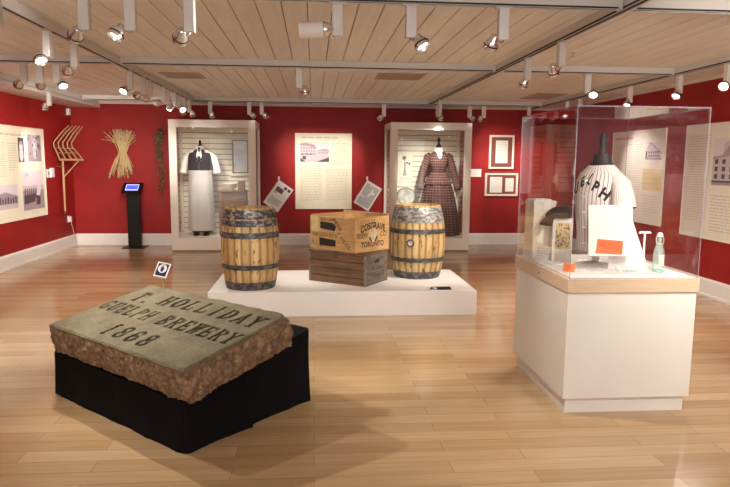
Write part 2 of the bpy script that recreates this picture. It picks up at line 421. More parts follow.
# ------------------------------------------------------------------ ceiling tracks
ZT = 2.575
def track(axis, c, a, bb, label):
    t = thing('light_track', label, 'light track', (c, a, ZT) if axis == 'y' else (a, c, ZT), 0, None)
    L = bb - a
    m = MB(); s = MB(); w = .027
    if axis == 'y':
        m.box(-w, w, 0, L, .010, HC - ZT); m.box(-w, -.019, 0, L, 0, .010); m.box(.019, w, 0, L, 0, .010)
        s.box(-.019, .019, .001, L - .001, .0055, .0099)
        s.box(-w - .0022, -w - .0002, .001, L - .001, .004, .018)
    else:
        m.box(0, L, -w, w, .010, HC - ZT); m.box(0, L, -w, -.019, 0, .010); m.box(0, L, .019, w, 0, .010)
        s.box(.001, L - .001, -.019, .019, .0055, .0099)
        s.box(.001, L - .001, -w - .0022, -w - .0002, .004, .014)
    m.build('rail', M['alu'], t); s.build('slot', M['slot'], t)
    return t
track('y', -2.02, YF, 11.0 - .03, 'long grey light track running into the room left of centre')
track('y', 2.0, YF, 11.0 - .03, 'long grey light track running into the room right of centre')
track('y', 4.02, YF, 11.6, 'long grey light track close beside the right-hand wall')
track('y', -3.853, 7.6, 11.4, 'grey light track along the edge of the white soffit at left')
CR = [(1.2, 'grey cross light track nearest the viewer, above the frame'), (4.06, 'grey cross light track in the foreground at the top of the picture'), (6.9, 'grey cross light track in mid room behind the foreground one'), (11.0, 'grey cross light track farthest back above the display cases')]
for Y, lab in CR:
    first = True
    segs = [(-3.8, -2.052), (-1.988, 1.968), (2.032, 3.988)] if Y < 11 else [(-3.8, 4.0 - .012)]
    for a, e in segs:
        pass
    t = thing('light_track', lab, 'light track', (0, Y, ZT)); m = MB(); s = MB(); w = .025
    for a, e in segs:
        m.box(a, e, -w, w, .010, HC - ZT); m.box(a, e, -w, -.019, 0, .010); m.box(a, e, .019, w, 0, .010)
        s.box(a + .03, e - .03, -.019, .019, .0055, .0099); s.box(a + .03, e - .03, -w - .0022, -w - .0002, .003, .014)
    m.build('rail', M['alu'], t); s.build('slot', M['slot'], t)

# ------------------------------------------------------------------ spotlights
def spot_proto():
    t = bpy.data.objects.new('track_spotlight', None); COL.objects.link(t); t.empty_display_size = .1
    m = MB(); m.box(-.055, .055, -.016, .016, -.014, 0, 0, .003); m.build('track_adapter', M['alu'], t)
    m = MB(); m.box(-.033, .033, -.027, .027, -.205, -.014, 0, .005); m.build('transformer_box', M['silver'], t)
    m = MB(); m.tube([(0, 0, -.175), (0, 0, -.212), (.018, 0, -.216), (.04, 0, -.206)], .0075, 8); m.build('arm', M['chrome'], t, True)
    # lamp head: local -Z is the beam direction
    m = MB(); m.lathe([(.004, .052), (.022, .050), (.030, .042), (.034, .022), (.046, .006), (.050, -.006), (.053, -.022), (.053, -.056), (.050, -.058), (.048, -.056), (.039, -.033)], 24, caps=True)
    h = m.build('lamp_head', M['chrome'], t, True)
    m = MB(); m.ring((.0532, .0532), (.0560, .0560), -.030, -.022, 24); m.build('clip_ring', M['black'], h)
    m = MB(); m.lathe([(.0385, -.0335), (.032, -.034), (.018, -.0345)], 24, caps=True); m.build('lens', M['lens'], h, True)
    return t
PROTO = spot_proto(); USED = [False]
LIGHT_ID = [0]
def spotlight(x, y, target, off, power, label, size=70, blend=1.0, rot=0.0, col=(1.0, .91, .81), group=None):
    if not USED[0]:
        t = PROTO; USED[0] = True
    else:
        t = PROTO.copy(); COL.objects.link(t)
        for c in children(PROTO):
            d = c.copy(); COL.objects.link(d); d.parent = t
            for g in children(c):
                e = g.copy(); COL.objects.link(e); e.parent = d
    t.location = (x, y, ZT); t.rotation_euler = (0, 0, 0)
    tag(t, label, 'spotlight', group or 'track spotlights')
    o = Vector(off); hp = Vector((o.x, o.y, -.208 + o.z)); wp = Vector((x, y, ZT)) + hp
    d = (Vector(target) - wp).normalized()
    for c in children(t):
        if c.name.startswith('lamp_head'):
            c.location = hp; c.scale = (.88, .88, .88); c.rotation_mode = 'QUATERNION'; c.rotation_quaternion = (-d).to_track_quat('Z', 'Y')
        if c.name.startswith('arm'):
            c.rotation_euler = (0, 0, math.atan2(o.y, o.x))
        if rot and (c.name.startswith('transformer') or c.name.startswith('track_adapter')): c.rotation_euler = (0, 0, rot)
    L = bpy.data.lights.new('spot_beam', 'SPOT'); L.energy = power; L.color = col; L.spot_size = R(size); L.spot_blend = blend
    L.shadow_soft_size = .014
    lo = bpy.data.objects.new('spot_beam', L); COL.objects.link(lo)
    lo.location = wp + d * .058; lo.rotation_mode = 'QUATERNION'; lo.rotation_quaternion = (-d).to_track_quat('Z', 'Y')
    return t
H = math.pi / 2
P_ = 146
A = 'silver track spotlight '
SP = [
 # foreground cross track
 (-1.88, 4.06, (-.95, 4.1, .4), (-.06, 0, 0), .75, A + 'cut by the left edge of the picture, foreground cross track', 58),
 (-1.37, 4.06, (-4.0, 7.5, .2), (-.055, .02, -.01), .8, A + 'leftmost complete one on the foreground cross track', 80),
 (-1.10, 4.06, (-2.3, 3.0, 0), (-.07, -.02, 0), .10, A + 'with glowing lens, second complete one on the foreground cross track', 80),
 (-0.75, 4.06, (-2.2, 7.0, 0), (-.055, .01, -.01), .8, A + 'with dark tilted head, left of the white projector barrel', 80),
 (0.15, 4.06, (-4.3, 4.5, 2.15), (-.062, .0, .045), .35, A + 'with long white horizontal projector barrel, middle of the foreground cross track', 50),
 (0.61, 4.06, (1.9, 2.9, 0), (.055, -.03, -.02), .6, A + 'with glowing face turned right, on the foreground cross track', 80),
 (1.20, 4.06, (0.4, 5.6, 0), (-.07, -.02, -.01), .7, A + 'with bright chrome head, right end of the foreground cross track', 80),
 # left long track
 (-2.02, 5.15, (-.85, 4.0, .4), (-.055, -.03, 0), 1.0, A + 'with wide glowing lens, nearest on the left long track', 62),
 (-2.02, 5.70, (-3.4, 9.2, 0), (-.06, .0, -.01), .8, A + 'with head turned away, second on the left long track', 80),
 (-2.02, 7.35, (-2.6, 5.0, 0), (-.06, -.03, 0), .7, A + 'with star-like glare, third on the left long track', 80),
 (-2.02, 7.89, (-4.4, 9.9, 1.5), (-.06, .0, 0), 1.0, A + 'fourth on the left long track, beside the glaring one', 60),
 (-2.02, 8.22, (-3.5, 12.05, 1.8), (-.055, .03, 0), .75, A + 'fifth on the left long track, head toward wheat sheaf', 48),
 (-2.02, 8.91, (-4.3, 11.3, 1.6), (-.06, -.02, 0), .55, A + 'sixth on the left long track, aimed at the wooden cradle', 55),
 (-2.02, 9.20, (-2.6, 12.05, 1.5), (.0, .06, -.01), .5, A + 'seventh on the left long track, aimed at the hop vine', 50),
 (-2.02, 9.59, (-3.1, 8.0, 0), (-.05, -.04, 0), .6, A + 'with second bright glare, eighth on the left long track', 80),
 (-2.02, 9.93, (-0.7, 7.3, .6), (.05, -.03, 0), .7, A + 'ninth on the left long track', 60),
 (-2.02, 10.31, (-1.9, 11.85, .9), (-.04, .04, 0), .28, A + 'tenth on the left long track, above the left case', 60),
 (-2.02, 10.71, (-1.65, 11.85, .8), (.05, -.05, -.01), .32, A + 'last on the left long track, at the back wall end', 46),
 # middle cross track (Y 6.9)
 (-2.955, 6.9, (-4.4, 8.6, 1.3), (-.06, .01, 0), .7, A + 'leftmost of three on the mid cross track at left', 70),
 (-2.80, 6.9, (-4.4, 10.3, 1.3), (-.02, .06, 0), .9, A + 'middle of three on the mid cross track at left', 60),
 (-2.63, 6.9, (-1.35, 5.3, .2), (.06, -.03, 0), .8, A + 'glowing, right one of three on the mid cross track at left', 44),
 (-0.15, 6.9, (0.1, 7.6, 0), (.06, .01, -.01), .6, A + 'alone near the middle of the mid cross track', 60),
 (3.01, 6.9, (2.2, 5.0, .6), (.06, -.03, 0), .6, A + 'glowing on the mid cross track, right of the right long track', 60),
 # right long track
 (2.0, 5.12, (3.6, 7.4, 0), (-.06, .0, -.01), .8, A + 'with dark round head, nearest on the right long track', 80),
 (2.0, 5.93, (1.25, 7.4, .7), (.0, .06, -.01), 1.1, A + 'second on the right long track, above the acrylic case', 55),
 (2.0, 10.07, (2.1, 11.8, 1.1), (.0, .06, -.01), 1.3, A + 'last on the right long track, above the dress case', 60),
 # track beside the right wall
 (4.02, 5.99, (2.4, 4.3, 1.0), (-.05, -.03, 0), .5, A + 'on the right-wall track, at the right edge of the picture', 60),
 (4.02, 6.82, (2.4, 5.7, 0), (-.04, -.04, 0), .8, A + 'with glowing lens on the right-wall track, second from the right', 75),
 (4.02, 7.92, (2.9, 7.0, 0), (-.04, -.04, 0), .8, A + 'with glowing lens on the right-wall track, third from the right', 75),
 (4.02, 9.45, (4.75, 8.9, 1.4), (-.05, -.03, 0), .5, A + 'fourth from the right on the right-wall track, behind the acrylic top', 70),
 (4.02, 9.94, (3.4, 8.4, 0), (-.04, -.04, 0), .7, A + 'fifth from the right on the right-wall track, behind the acrylic top', 75),
 # soffit track
 (-3.853, 9.77, (-4.3, 10.6, 1.2), (-.05, -.03, 0), .4, A + 'alone on the short track beside the soffit', 70),
 # back cross track (Y 11)
 (-1.73, 11.0, (-1.8, 11.75, .8), (.04, -.08, -.01), .28, A + 'on the back track, above the left display case', 60),
 (-1.08, 11.0, (0.0, 12.1, 1.5), (.05, .0, 0), .40, A + 'left of a pair on the back track, right of the left case', 60),
 (-0.87, 11.0, (0.3, 12.1, 1.2), (.05, .0, 0), .34, A + 'right of a pair on the back track, right of the left case', 60),
 (1.21, 11.0, (0.3, 12.1, 1.5), (-.05, .0, -.01), .38, A + 'on the back track, just left of the dress case', 60),
 (2.15, 11.0, (2.2, 11.75, .8), (.04, -.08, 0), .42, A + 'on the back track, above the middle of the dress case', 60),
 (2.71, 11.0, (3.6, 12.1, 1.7), (.05, .0, 0), .36, A + 'left of a pair on the back track above the framed papers', 55),
 (2.96, 11.0, (3.6, 12.1, 1.2), (-.05, .0, 0), .45, A + 'right of a pair on the back track above the framed papers', 55),
 (3.77, 11.0, (4.4, 12.1, 1.4), (-.05, .0, -.01), .5, A + 'rightmost on the back track, behind the acrylic top', 60),
]
for (x, y, tg, off, p, lab, size) in SP:
    t = spotlight(x, y, tg, off, p * P_, lab, size, rot=0.0 if y in (4.06, 6.9, 11.0) else H)
    if 'long white' in lab:
        hd = [c for c in children(t) if c.name.startswith('lamp_head')][0]
        m = MB(); m.lathe([(.0535, -.0225), (.058, -.028), (.058, -.195), (.054, -.197), (.052, -.195), (.0525, -.0585)], 24, caps=False); m.build('projector_barrel', M['plastic'], hd, True)
# unseen spotlights added on the tracks over the viewer's head, lighting the foreground
for i, (x, y, tg) in enumerate([(-3.0, 1.2, (-3.3, 3.6, 0)), (-1.0, 1.2, (-1.0, 3.6, .3)), (0.8, 1.2, (1.6, 4.2, .6)), (2.9, 1.2, (3.2, 4.0, 0)), (2.0, 2.55, (2.2, 4.9, .6)), (4.02, 3.4, (4.7, 6.0, .8)), (-2.02, 3.0, (-4.1, 5.0, .5)), (2.0, 1.8, (4.2, 6.0, .3)), (2.0, 2.2, (4.2, 7.2, .5))]):
    spotlight(x, y, tg, (0, .05, 0), P_ * [.2, .15, .6, .4, .26, .8, .9, .9, .7][i], ['silver track spotlight overhead, out of the picture'][0], 80, rot=0.0 if y == 1.2 else H, group='track spotlights above the viewer')

# ------------------------------------------------------------------ things on the ceiling
def vent(x, y, w, d, label):
    t = thing('ceiling_vent', label, 'vent', (x, y, HC)); m = MB(); f = .035
    for a in ((-w, w, -d, -d + f), (-w, w, d - f, d), (-w, -w + f, -d + f, d - f), (w - f, w, -d + f, d - f)): m.box(*a, -.010, 0)
    m.build('frame', M['vent'], t)
    m = MB(); m.box(-w + f, w - f, -d + f, d - f, -.003, 0); m.build('backing', M['ventd'], t)
    m = MB(); n = 7
    for i in range(n):
        yy = -d + f + (i + .5) * (2 * d - 2 * f) / n
        m.poly([(-w + f, yy - .02, -.004), (w - f, yy - .02, -.004), (w - f, yy + .012, -.018), (-w + f, yy + .012, -.018)])
        m.poly([(-w + f, yy - .018, -.003), (w - f, yy - .018, -.003), (w - f, yy + .014, -.017), (-w + f, yy + .014, -.017)])
    m.build('louvres', M['vent'], t)
vent(-1.62, 8.24, .24, .25, 'tan ceiling vent beside the left long track')
vent(1.07, 7.93, .29, .30, 'tan ceiling vent left of the right long track')
vent(3.62, 9.95, .24, .42, 'tan ceiling vent between the right long track and the right wall')
o = MB().box(0.04, 1.30, 7.42, 7.52, HC - .022, HC, 0, .004).build('ceiling_diffuser', M['white']); tag(o, 'long flat white air diffuser strip on the ceiling behind the mid cross track', 'air diffuser')
SPK = [(2.175, 8.85, 'small sprinkler head under the ceiling beside the right long track'), (0.14, 9.16, 'small sprinkler head in the middle of the ceiling toward the back'), (2.49, 6.06, 'small sprinkler head on the ceiling above the acrylic case'), (-2.32, 6.2, 'small sprinkler head on the ceiling left of the left long track')]
for x, y, lab in SPK:
    t = thing('sprinkler_head', lab, 'sprinkler', (x, y, HC), 0, 'ceiling sprinklers')
    MB().lathe([(.032, -.006), (.032, 0)], 20).build('escutcheon', M['silver'], t, True)
    MB().lathe([(.02, -.034), (.02, -.031), (.005, -.030), (.007, -.0061)], 16).build('nozzle', M['silver'], t, True)
# ------------------------------------------------------------------ flat print helpers (local frame: X right, Z up, print faces -Y)
def lines(mb, x0, x1, z0, z1, n, seed, h=.4, last=.6, d=-.0006, y0=0.0):
    """rows of word-length dashes: print too small to read in the photograph"""
    r = random.Random(seed); st = (z1 - z0) / n
    for i in range(n):
        z = z1 - (i + .5) * st; x = x0; end = x1 if i < n - 1 else x0 + (x1 - x0) * last
        while x < end - .01:
            w = min(r.uniform(.5, 2.2) * st * 1.5, end - x)
            mb.poly([(x, y0 + d, z - st * h / 2), (x + w, y0 + d, z - st * h / 2), (x + w, y0 + d, z + st * h / 2), (x, y0 + d, z + st * h / 2)])
            x += w + st * .45
def pic(name, x0, x1, z0, z1, shapes, mats, parent, y0=0.0):
    """a printed picture: flat tone patches in unit coordinates, each printed over the last"""
    mb = MB(); w, h = x1 - x0, z1 - z0
    mb.poly([(x0, y0 - .0008, z0), (x1, y0 - .0008, z0), (x1, y0 - .0008, z1), (x0, y0 - .0008, z1)], 0)
    for i, (m, pts) in enumerate(shapes):
        y = y0 - .0010 - .00004 * i
        mb.poly([(x0 + w * p, y, z0 + h * q) for p, q in pts], m)
    return mb.build(name, [M[k] for k in mats], parent)
def rc(a, b, c, d): return [(a, c), (b, c), (b, d), (a, d)]
PM = ['photo_sky', 'photo_mid', 'photo_dk', 'photo_lt']
def street():
    s = [(3, [(0, .35), (.55, .35), (.55, .72), (.5, .9), (.2, 1), (0, .98)]), (1, [(.0, .92), (.2, .96), (.5, .86), (.55, .7), (.55, .66), (.3, .82), (0, .84)])]
    for r_ in range(2):
        for k in range(6): s.append((1, rc(.03 + .085 * k, .075 + .085 * k, .50 + .16 * r_, .60 + .16 * r_)))
    s += [(1, rc(0, .55, .36, .44)), (2, rc(0.02, .12, .2, .4)), (2, rc(.2, .27, .28, .42)), (2, rc(.33, .4, .28, .42))]
    s += [(3, [(.55, .38), (1, .38), (1, .6), (.9, .66), (.7, .64), (.55, .56)]), (1, [(.55, .56), (.7, .64), (.9, .66), (1, .6), (1, .57), (.7, .58)])]
    for k in range(6): s.append((1, rc(.6 + .065 * k, .635 + .065 * k, .42, .53)))
    s += [(3, [(0, 0), (1, 0), (1, .36), (0, .36)]), (2, [(.55, .0), (1, .0), (1, .24)]), (2, [(0, .0), (.2, .0), (0, .2)]), (2, rc(.08, .2, .12, .3))]
    return s
def house():
    s = [(3, [(.12, .1), (.12, .6), (.3, .95), (.55, .72), (.92, .45), (.92, .1)]), (1, [(.05, .6), (.3, 1), (.95, .42), (.92, .36), (.3, .86), (.1, .56)])]
    for r_ in range(2):
        for k in range(5): s.append((2, rc(.18 + .14 * k, .26 + .14 * k, .16 + .2 * r_, .28 + .2 * r_)))
    return s + [(1, rc(0, 1, 0, .1)), (2, rc(.0, .1, .1, .5))]
def bighouse():
    s = [(3, [(0, .1), (0, .62), (.2, .66), (.24, .9), (.4, 1), (.6, .9), (.75, .97), (1, .7), (1, .1)]), (1, [(0, .6), (.2, .64), (.4, .96), (.55, .8), (.75, .95), (1, .68), (1, .6), (.5, .66), (0, .56)])]
    for r_ in range(3):
        for k in range(6): s.append((2, rc(.05 + .16 * k, .12 + .16 * k, .14 + .16 * r_, .24 + .16 * r_)))
    return s + [(2, rc(0, .5, 0, .1)), (1, rc(0, 1, .0, .06))]
def field():
    s = [(1, rc(0, 1, 0, .55)), (3, rc(0, 1, .5, .62)), (2, [(.05, .15), (.55, .2), (.6, .42), (.05, .38)])]
    for k in range(7): s.append((2, rc(.08 + .1 * k, .13 + .1 * k, .3, .55)))
    return s + [(0, [(.62, .35), (.75, .3), (.88, .55), (.8, .68), (.68, .6)]), (2, [(.6, .1), (.8, .12), (.82, .34), (.62, .36)]), (0, rc(.06, .36, .62, .86)), (3, [(.1, .86), (.2, 1), (.32, .86)])]
def hops():
    s = [(1, rc(0, 1, 0, 1)), (3, [(.3, 1), (.7, 1), (.62, .1), (.4, .1)]), (0, [(.45, .85), (.58, .85), (.55, .2), (.47, .2)])]
    r = random.Random(3)
    for k in range(34):
        a, c = r.uniform(0, .92), r.uniform(.05, .9)
        s.append((2 if k % 2 else 1, [(a, c), (a + .08, c + .02), (a + .06, c + .12), (a + .01, c + .1)]))
    return s
def portrait():
    el = lambda cx, cz, rx, rz, n=18: [(cx + rx * math.cos(2 * math.pi * k / n), cz + rz * math.sin(2 * math.pi * k / n)) for k in range(n)]
    return [(2, rc(0, 1, 0, 1)), (3, el(.5, .3, .36, .28)), (0, el(.5, .62, .27, .24)), (1, el(.5, .78, .25, .09)), (3, el(.5, .5, .13, .05)), (0, el(.5, .2, .2, .14))]
def crowd():
    s = [(3, rc(0, 1, 0, .5)), (1, [(0, .2), (1, .22), (1, .5), (.5, .7), (0, .55)])]
    for k in range(9): s.append((2, rc(.04 + .105 * k, .10 + .105 * k, .2, .42 + .04 * (k % 3))))
    return s
def board(name, label, w, h, loc, rz, mkey='paper', th=.02, group='text panels on the walls'):
    """origin at the panel's bottom-left corner on its front face"""
    t = thing(name, label, 'panel', loc, rz, group)
    MB().box(0, w, 0, th, 0, h, 0, .003).build('board', M[mkey], t)
    return t
def cols(t, *cs):
    for c in cs:
        m = MB(); lines(m, *c); m.build('text_column', M['ink'], t)
def frame_rim(t, w, h, b=.012):
    m = MB()
    for a in ((0, w, 0, b), (0, w, h - b, h), (0, b, b, h - b), (w - b, w, b, h - b)): m.box(a[0], a[1], -.004, -.0001, a[2], a[3])
    m.build('edge_trim', M['framew'], t)

# centre panel, back wall
W, Hh = 1.072, 1.428
t = board('mounted_text_panel', 'tall cream text panel with a street photograph, centre of the back wall', W, Hh, (-.344, YB - .0205, .691), 0); frame_rim(t, W, Hh)
m = MB(); lines(m, .12, .82, Hh - .105, Hh - .06, 1, 5, .55, 1); m.build('title', M['inkd'], t)
pic('photograph', .095, .640, Hh - .535, Hh - .170, street(), PM, t)
cols(t, (.70, 1.0, Hh - .60, Hh - .17, 12, 1, .34), (.095, .50, .14, Hh - .62, 22, 2, .34), (.58, 1.0, .14, Hh - .66, 22, 3, .34))
MB().box(.093, .102, -.0006, 0, Hh - .73, Hh - .64).build('initial_mark', M['inkd'], t)
# left wall panel: local X runs into the room along +Y
W, Hh = 1.95, 1.393
YL = 10.82 - W
t = board('mounted_text_panel', 'large cream text panel with four old photographs on the left wall', W, Hh, (XL + .0205, YL, .683), H)
frame_rim(t, W, Hh)
m = MB(); lines(m, .12, 1.32, Hh - .155, Hh - .105, 1, 8, .55, 1); m.build('title', M['inkd'], t)
cols(t, (.70, 1.0, Hh - .66, Hh - .24, 12, 6, .32), (.1, .62, .62, Hh - .24, 18, 7, .32), (1.36, 1.84, .06, .11, 2, 9, .32))
px = lambda y: y - YL
pic('portrait_photograph', px(9.90), px(10.09), Hh - .530, Hh - .165, portrait(), PM, t)
pic('hop_yard_photograph', px(10.22), px(10.70), Hh - .520, Hh - .105, hops(), PM, t)
pic('harvest_photograph', px(9.97), px(10.72), .125, .73, field(), PM, t)
pic('gathering_photograph', px(9.05), px(9.80), .19, .54, crowd(), PM, t)
# right wall panels: local X runs toward the viewer (-Y)
W, Hh = 1.52, 1.345
t = board('mounted_text_panel', 'cream text panel behind the acrylic case, farther one on the right wall', W, Hh, (XR - .0205, 9.84, .742), -H, 'paperw')
frame_rim(t, W, Hh)
m = MB(); lines(m, .08, .62, Hh - .13, Hh - .085, 1, 18, .62, 1); m.build('title', M['redink'], t)
cols(t, (.08, .90, .12, Hh - .19, 30, 11, .34), (1.02, 1.45, .12, .42, 8, 12, .34))
pic('house_photograph', 1.02, 1.45, Hh - .43, Hh - .175, house(), PM, t)
pic('sepia_document', .97, 1.50, .48, .79, [(1, rc(.1, .9, .7, .76)), (1, rc(.1, .7, .5, .54)), (1, rc(.1, .8, .3, .34))], ['sepia', 'ink'], t)
W, Hh = 1.52, 1.395
t = board('mounted_text_panel', 'cream text panel with a large house photograph, nearer one on the right wall', W, Hh, (XR - .0205, 7.845, .696), -H, 'paperw')
frame_rim(t, W, Hh)
cols(t, (.06, .52, .2, Hh - .13, 34, 13, .34), (.60, 1.45, .1, .55, 12, 14, .34))
pic('house_photograph', .585, 1.44, .66, Hh - .19, bighouse(), PM, t)

# framed documents on the back wall
def framed(label, x0, x1, z0, z1, docs, seed):
    t = thing('picture_frame', label, 'framed document', (x0, YB - .035, z0), 0, 'framed documents'); w, h = x1 - x0, z1 - z0; f = .038
    m = MB()
    for a in ((0, w, 0, f), (0, w, h - f, h), (0, f, f, h - f), (w - f, w, f, h - f)): m.box(a[0], a[1], 0, .0345, a[2], a[3], 0, .004)
    m.build('frame', M['framew'], t)
    MB().box(f, w - f, .018, .03, f, h - f).build('mount', M['mat_red'], t)
    for i, (a, bb, c, d) in enumerate(docs):
        o = MB().box(a * w, bb * w, .0155, .0178, c * h, d * h).build('document', M['doc'], t)
        m = MB(); lines(m, a * w + .02, bb * w - .02, c * h + .02, d * h - .02, 12, seed + i, .25, .5, -.0003, .0155); m.build('writing', M['ink'], o)
framed('upright cream frame with one white document on a red-brown mount', 3.385, 3.874, 1.478, 2.125, [(.26, .75, .17, .84)], 40)
framed('wide cream frame with two documents on a red-brown mount', 3.321, 3.975, .953, 1.397, [(.15, .52, .15, .83), (.62, .87, .2, .78)], 44)
t = thing('wall_label', 'small white caption label on the wall right of the dress case', 'label', (3.03, YB - .0065, 1.322))
MB().box(0, .215, 0, .006, 0, .15).build('card', M['doc'], t)
m = MB(); lines(m, .02, .19, .02, .13, 6, 50, .3); m.build('print', M['ink'], t)

# activity cards hanging by one corner from hooks
def card(label, hook, pts, seed):
    t = thing('hanging_card', label, 'card', (hook[0], YB - .012, hook[1]), 0, 'activity cards hung on the back wall')
    a = Vector((pts[0][0], 0, pts[0][1])); bb = Vector((pts[1][0], 0, pts[1][1])); d = Vector((pts[3][0], 0, pts[3][1])); org = Vector((hook[0], 0, hook[1]))
    ux = (bb - a); w = ux.length; ux.normalize(); uz = Vector((ux.z, 0, -ux.x)); uz = uz if uz.z > 0 else -uz; h = (d - a).length
    mx = Matrix((ux, (0, 1, 0), uz)).transposed().to_4x4(); mx.translation = a - org
    m = MB(); m.xf = mx; m.box(0, w, 0, .004, -h, 0); m.build('sheet', M['doc'], t)
    if seed == 1:
        m = MB(); m.xf = mx; lines(m, .05, w - .05, -h + .05, -.31, 8, 61, .4); lines(m, .05, w - .19, -.24, -.1, 4, 62, .55); m.build('print', M['cardink'], t)
        m = MB(); m.xf = mx
        for q, (x, z) in enumerate(((.17, -.06), (.25, -.06))): m.box(x, x + .06, -.0012, 0, z - .035, z + .02)
        m.box(.05, .2, -.0009, 0, -.2, -.11); m.build('picture', M['photo_dk'], t)
    else:
        m = MB(); m.xf = mx; m.box(.03, w - .03, -.0008, 0, -h + .04, -.04); m.build('print', M['cardgrey'], t)
        m = MB(); m.xf = mx
        def pt(x, z): return (x, -.0014, z)
        n = 14
        for k in range(n):
            a0, a1 = math.pi * (.15 + 1.1 * k / n), math.pi * (.15 + 1.1 * (k + 1) / n)
            m.poly([pt(.06 + .07 * math.cos(q) * s_, -.36 + .07 * math.sin(q) * s_) for q, s_ in ((a0, 1), (a1, 1), (a1, .72), (a0, .72))])
        for k in range(9):
            m.poly([pt(.19 + .013 * math.sin(k * .6) + e, -.1 - .019 * (k + f)) for e, f in ((-.016, 0), (.016, 0), (.016, 1), (-.016, 1))])
        m.poly([pt(.22, -.16), pt(.26, -.14), pt(.26, -.19), pt(.22, -.21)]); m.poly([pt(.1, -.05), pt(.2, -.05), pt(.2, -.062), pt(.1, -.062)])
        m.build('picture', M['doc'], t)
def hook(label, x, z):
    t = thing('wall_hook', label, 'hook', (x, YB, z), 0, 'white wall hooks')
    MB().box(-.018, .018, -.006, 0, -.03, .035, 0, .003).build('plate', M['plastic'], t)
    MB().tube([(0, -.006, .01), (0, -.024, .012), (0, -.03, .024), (0, -.026, .036)], .006, 8).build('prong', M['plastic'], t, True)
card('white printed card hung by its corner, left of the centre panel', (-.652, 1.255), [(-.652, 1.243), (-.379, 1.05), (-.652, .63), (-.925, .801)], 1)
card('grey printed card with white shapes hung by its corner, right of the centre panel', (1.025, 1.265), [(1.028, 1.25), (1.313, 1.075), (1.06, .64), (.756, .825)], 2)
hook('small white hook holding the card left of the centre panel', -.652, 1.268); hook('small white hook holding the card right of the centre panel', 1.026, 1.276)

# ------------------------------------------------------------------ small fittings on the left wall
t = thing('wall_control', 'white wall control plate beside the left wall panel', 'control', (XL, 11.045, 1.362))
MB().box(0, .012, -.135, -.015, -.075, .065, 0, .003).build('plate', M['plastic'], t); MB().box(0, .03, .0, .125, -.075, .085, 0, .005).build('cover', M['plastic'], t)
MB().box(.0122, .015, -.10, -.05, -.03, .03).build('button', M['grey'], t)
t = thing('motion_detector', 'white motion detector high in the left corner', 'detector', (XL, 11.93, 2.44))
MB().box(0, .055, -.05, .05, -.065, .06, 0, .01).build('housing', M['plastic'], t); MB().box(.0552, .06, -.03, .03, -.035, .02).build('window', M['soffit'], t)
t = thing('power_adapter', 'white plug-in power adapter low on the left wall by the corner', 'adapter', (XL, 11.74, .525))
MB().box(0, .008, -.045, .045, -.06, .06, 0, .002).build('socket_plate', M['plastic'], t); MB().box(.0082, .055, -.033, .033, -.05, .045, 0, .006).build('plug', M['plastic'], t)
MB().tube([(.045, 0, -.05), (.06, .06, -.225), (.055, .18, -.405), (.06, .245, -.505), (.16, .29, -.517), (.51, .305, -.517), (.80, .28, -.517), (.93, .20, -.517)], .006, 8).build('power_cord', M['cable'], t, True)

# wooden grain cradle on the left wall near the corner
t = thing('grain_cradle', 'wooden five-tined grain cradle hanging on the left wall near the corner', 'farm tool', (-4.30, 11.33, .70))
MB().tube([(0, 0, 0), (0, .0, .45), (0.0, .01, .90)], [.017, .019, .018], 12).build('handle', M['ash'], t, True)
def L(p): return (p[0] + 4.30, p[1] - 11.33, p[2] - .70)
B0, B1 = Vector((-4.33, 11.28, 1.585)), Vector((-4.06, 11.62, 1.585))
MB().tube([L(B0), L(B1)], .019, 10).build('head_bar', M['ash'], t, True)
MB().tube([L((-4.115, 11.56, 1.57)), L((-4.30, 11.33, 1.28))], .011, 8).build('brace', M['ash'], t, True)
for k in range(5):
    f = k / 4
    p0 = B0.lerp(B1, f); pm = Vector((-4.355 + .20 * f, 11.15 + .25 * f, 1.80)); pm2 = Vector((-4.36 + .20 * f, 11.14 + .25 * f, 1.87)); p1 = Vector((-4.20 + .15 * f, 11.42 + .24 * f, 2.17))
    MB().tube([L(p0), L(p0.lerp(pm, .5) + Vector((0, .02, 0))), L(pm), L(pm2), L(pm2.lerp(p1, .5) + Vector((0, -.02, .01))), L(p1)], [.013, .013, .013, .012, .012, .009], 8).build('tine', M['ash'], t, True)
for zz in (1.78, 1.70):
    MB().tube([L(B0.lerp(Vector((-4.355, 11.10, 1.80)), (zz - 1.585) / .215) ), L(B1.lerp(Vector((-4.155, 11.36, 1.80)), (zz - 1.585) / .215))], .007, 6).build('tie_rod', M['ash'], t, True)
MB().tube([(-.10, -.05, .77), (-.02, -.02, .77), (.03, .0, .775)], .008, 6).build('hanging_peg', M['iron'], t, True)
MB().tube([(0, 0, .015), (-.005, .0, -.05), (-.04, .03, -.09), (-.045, .12, -.11)], .010, 6).build('end_hook', M['iron'], t, True)

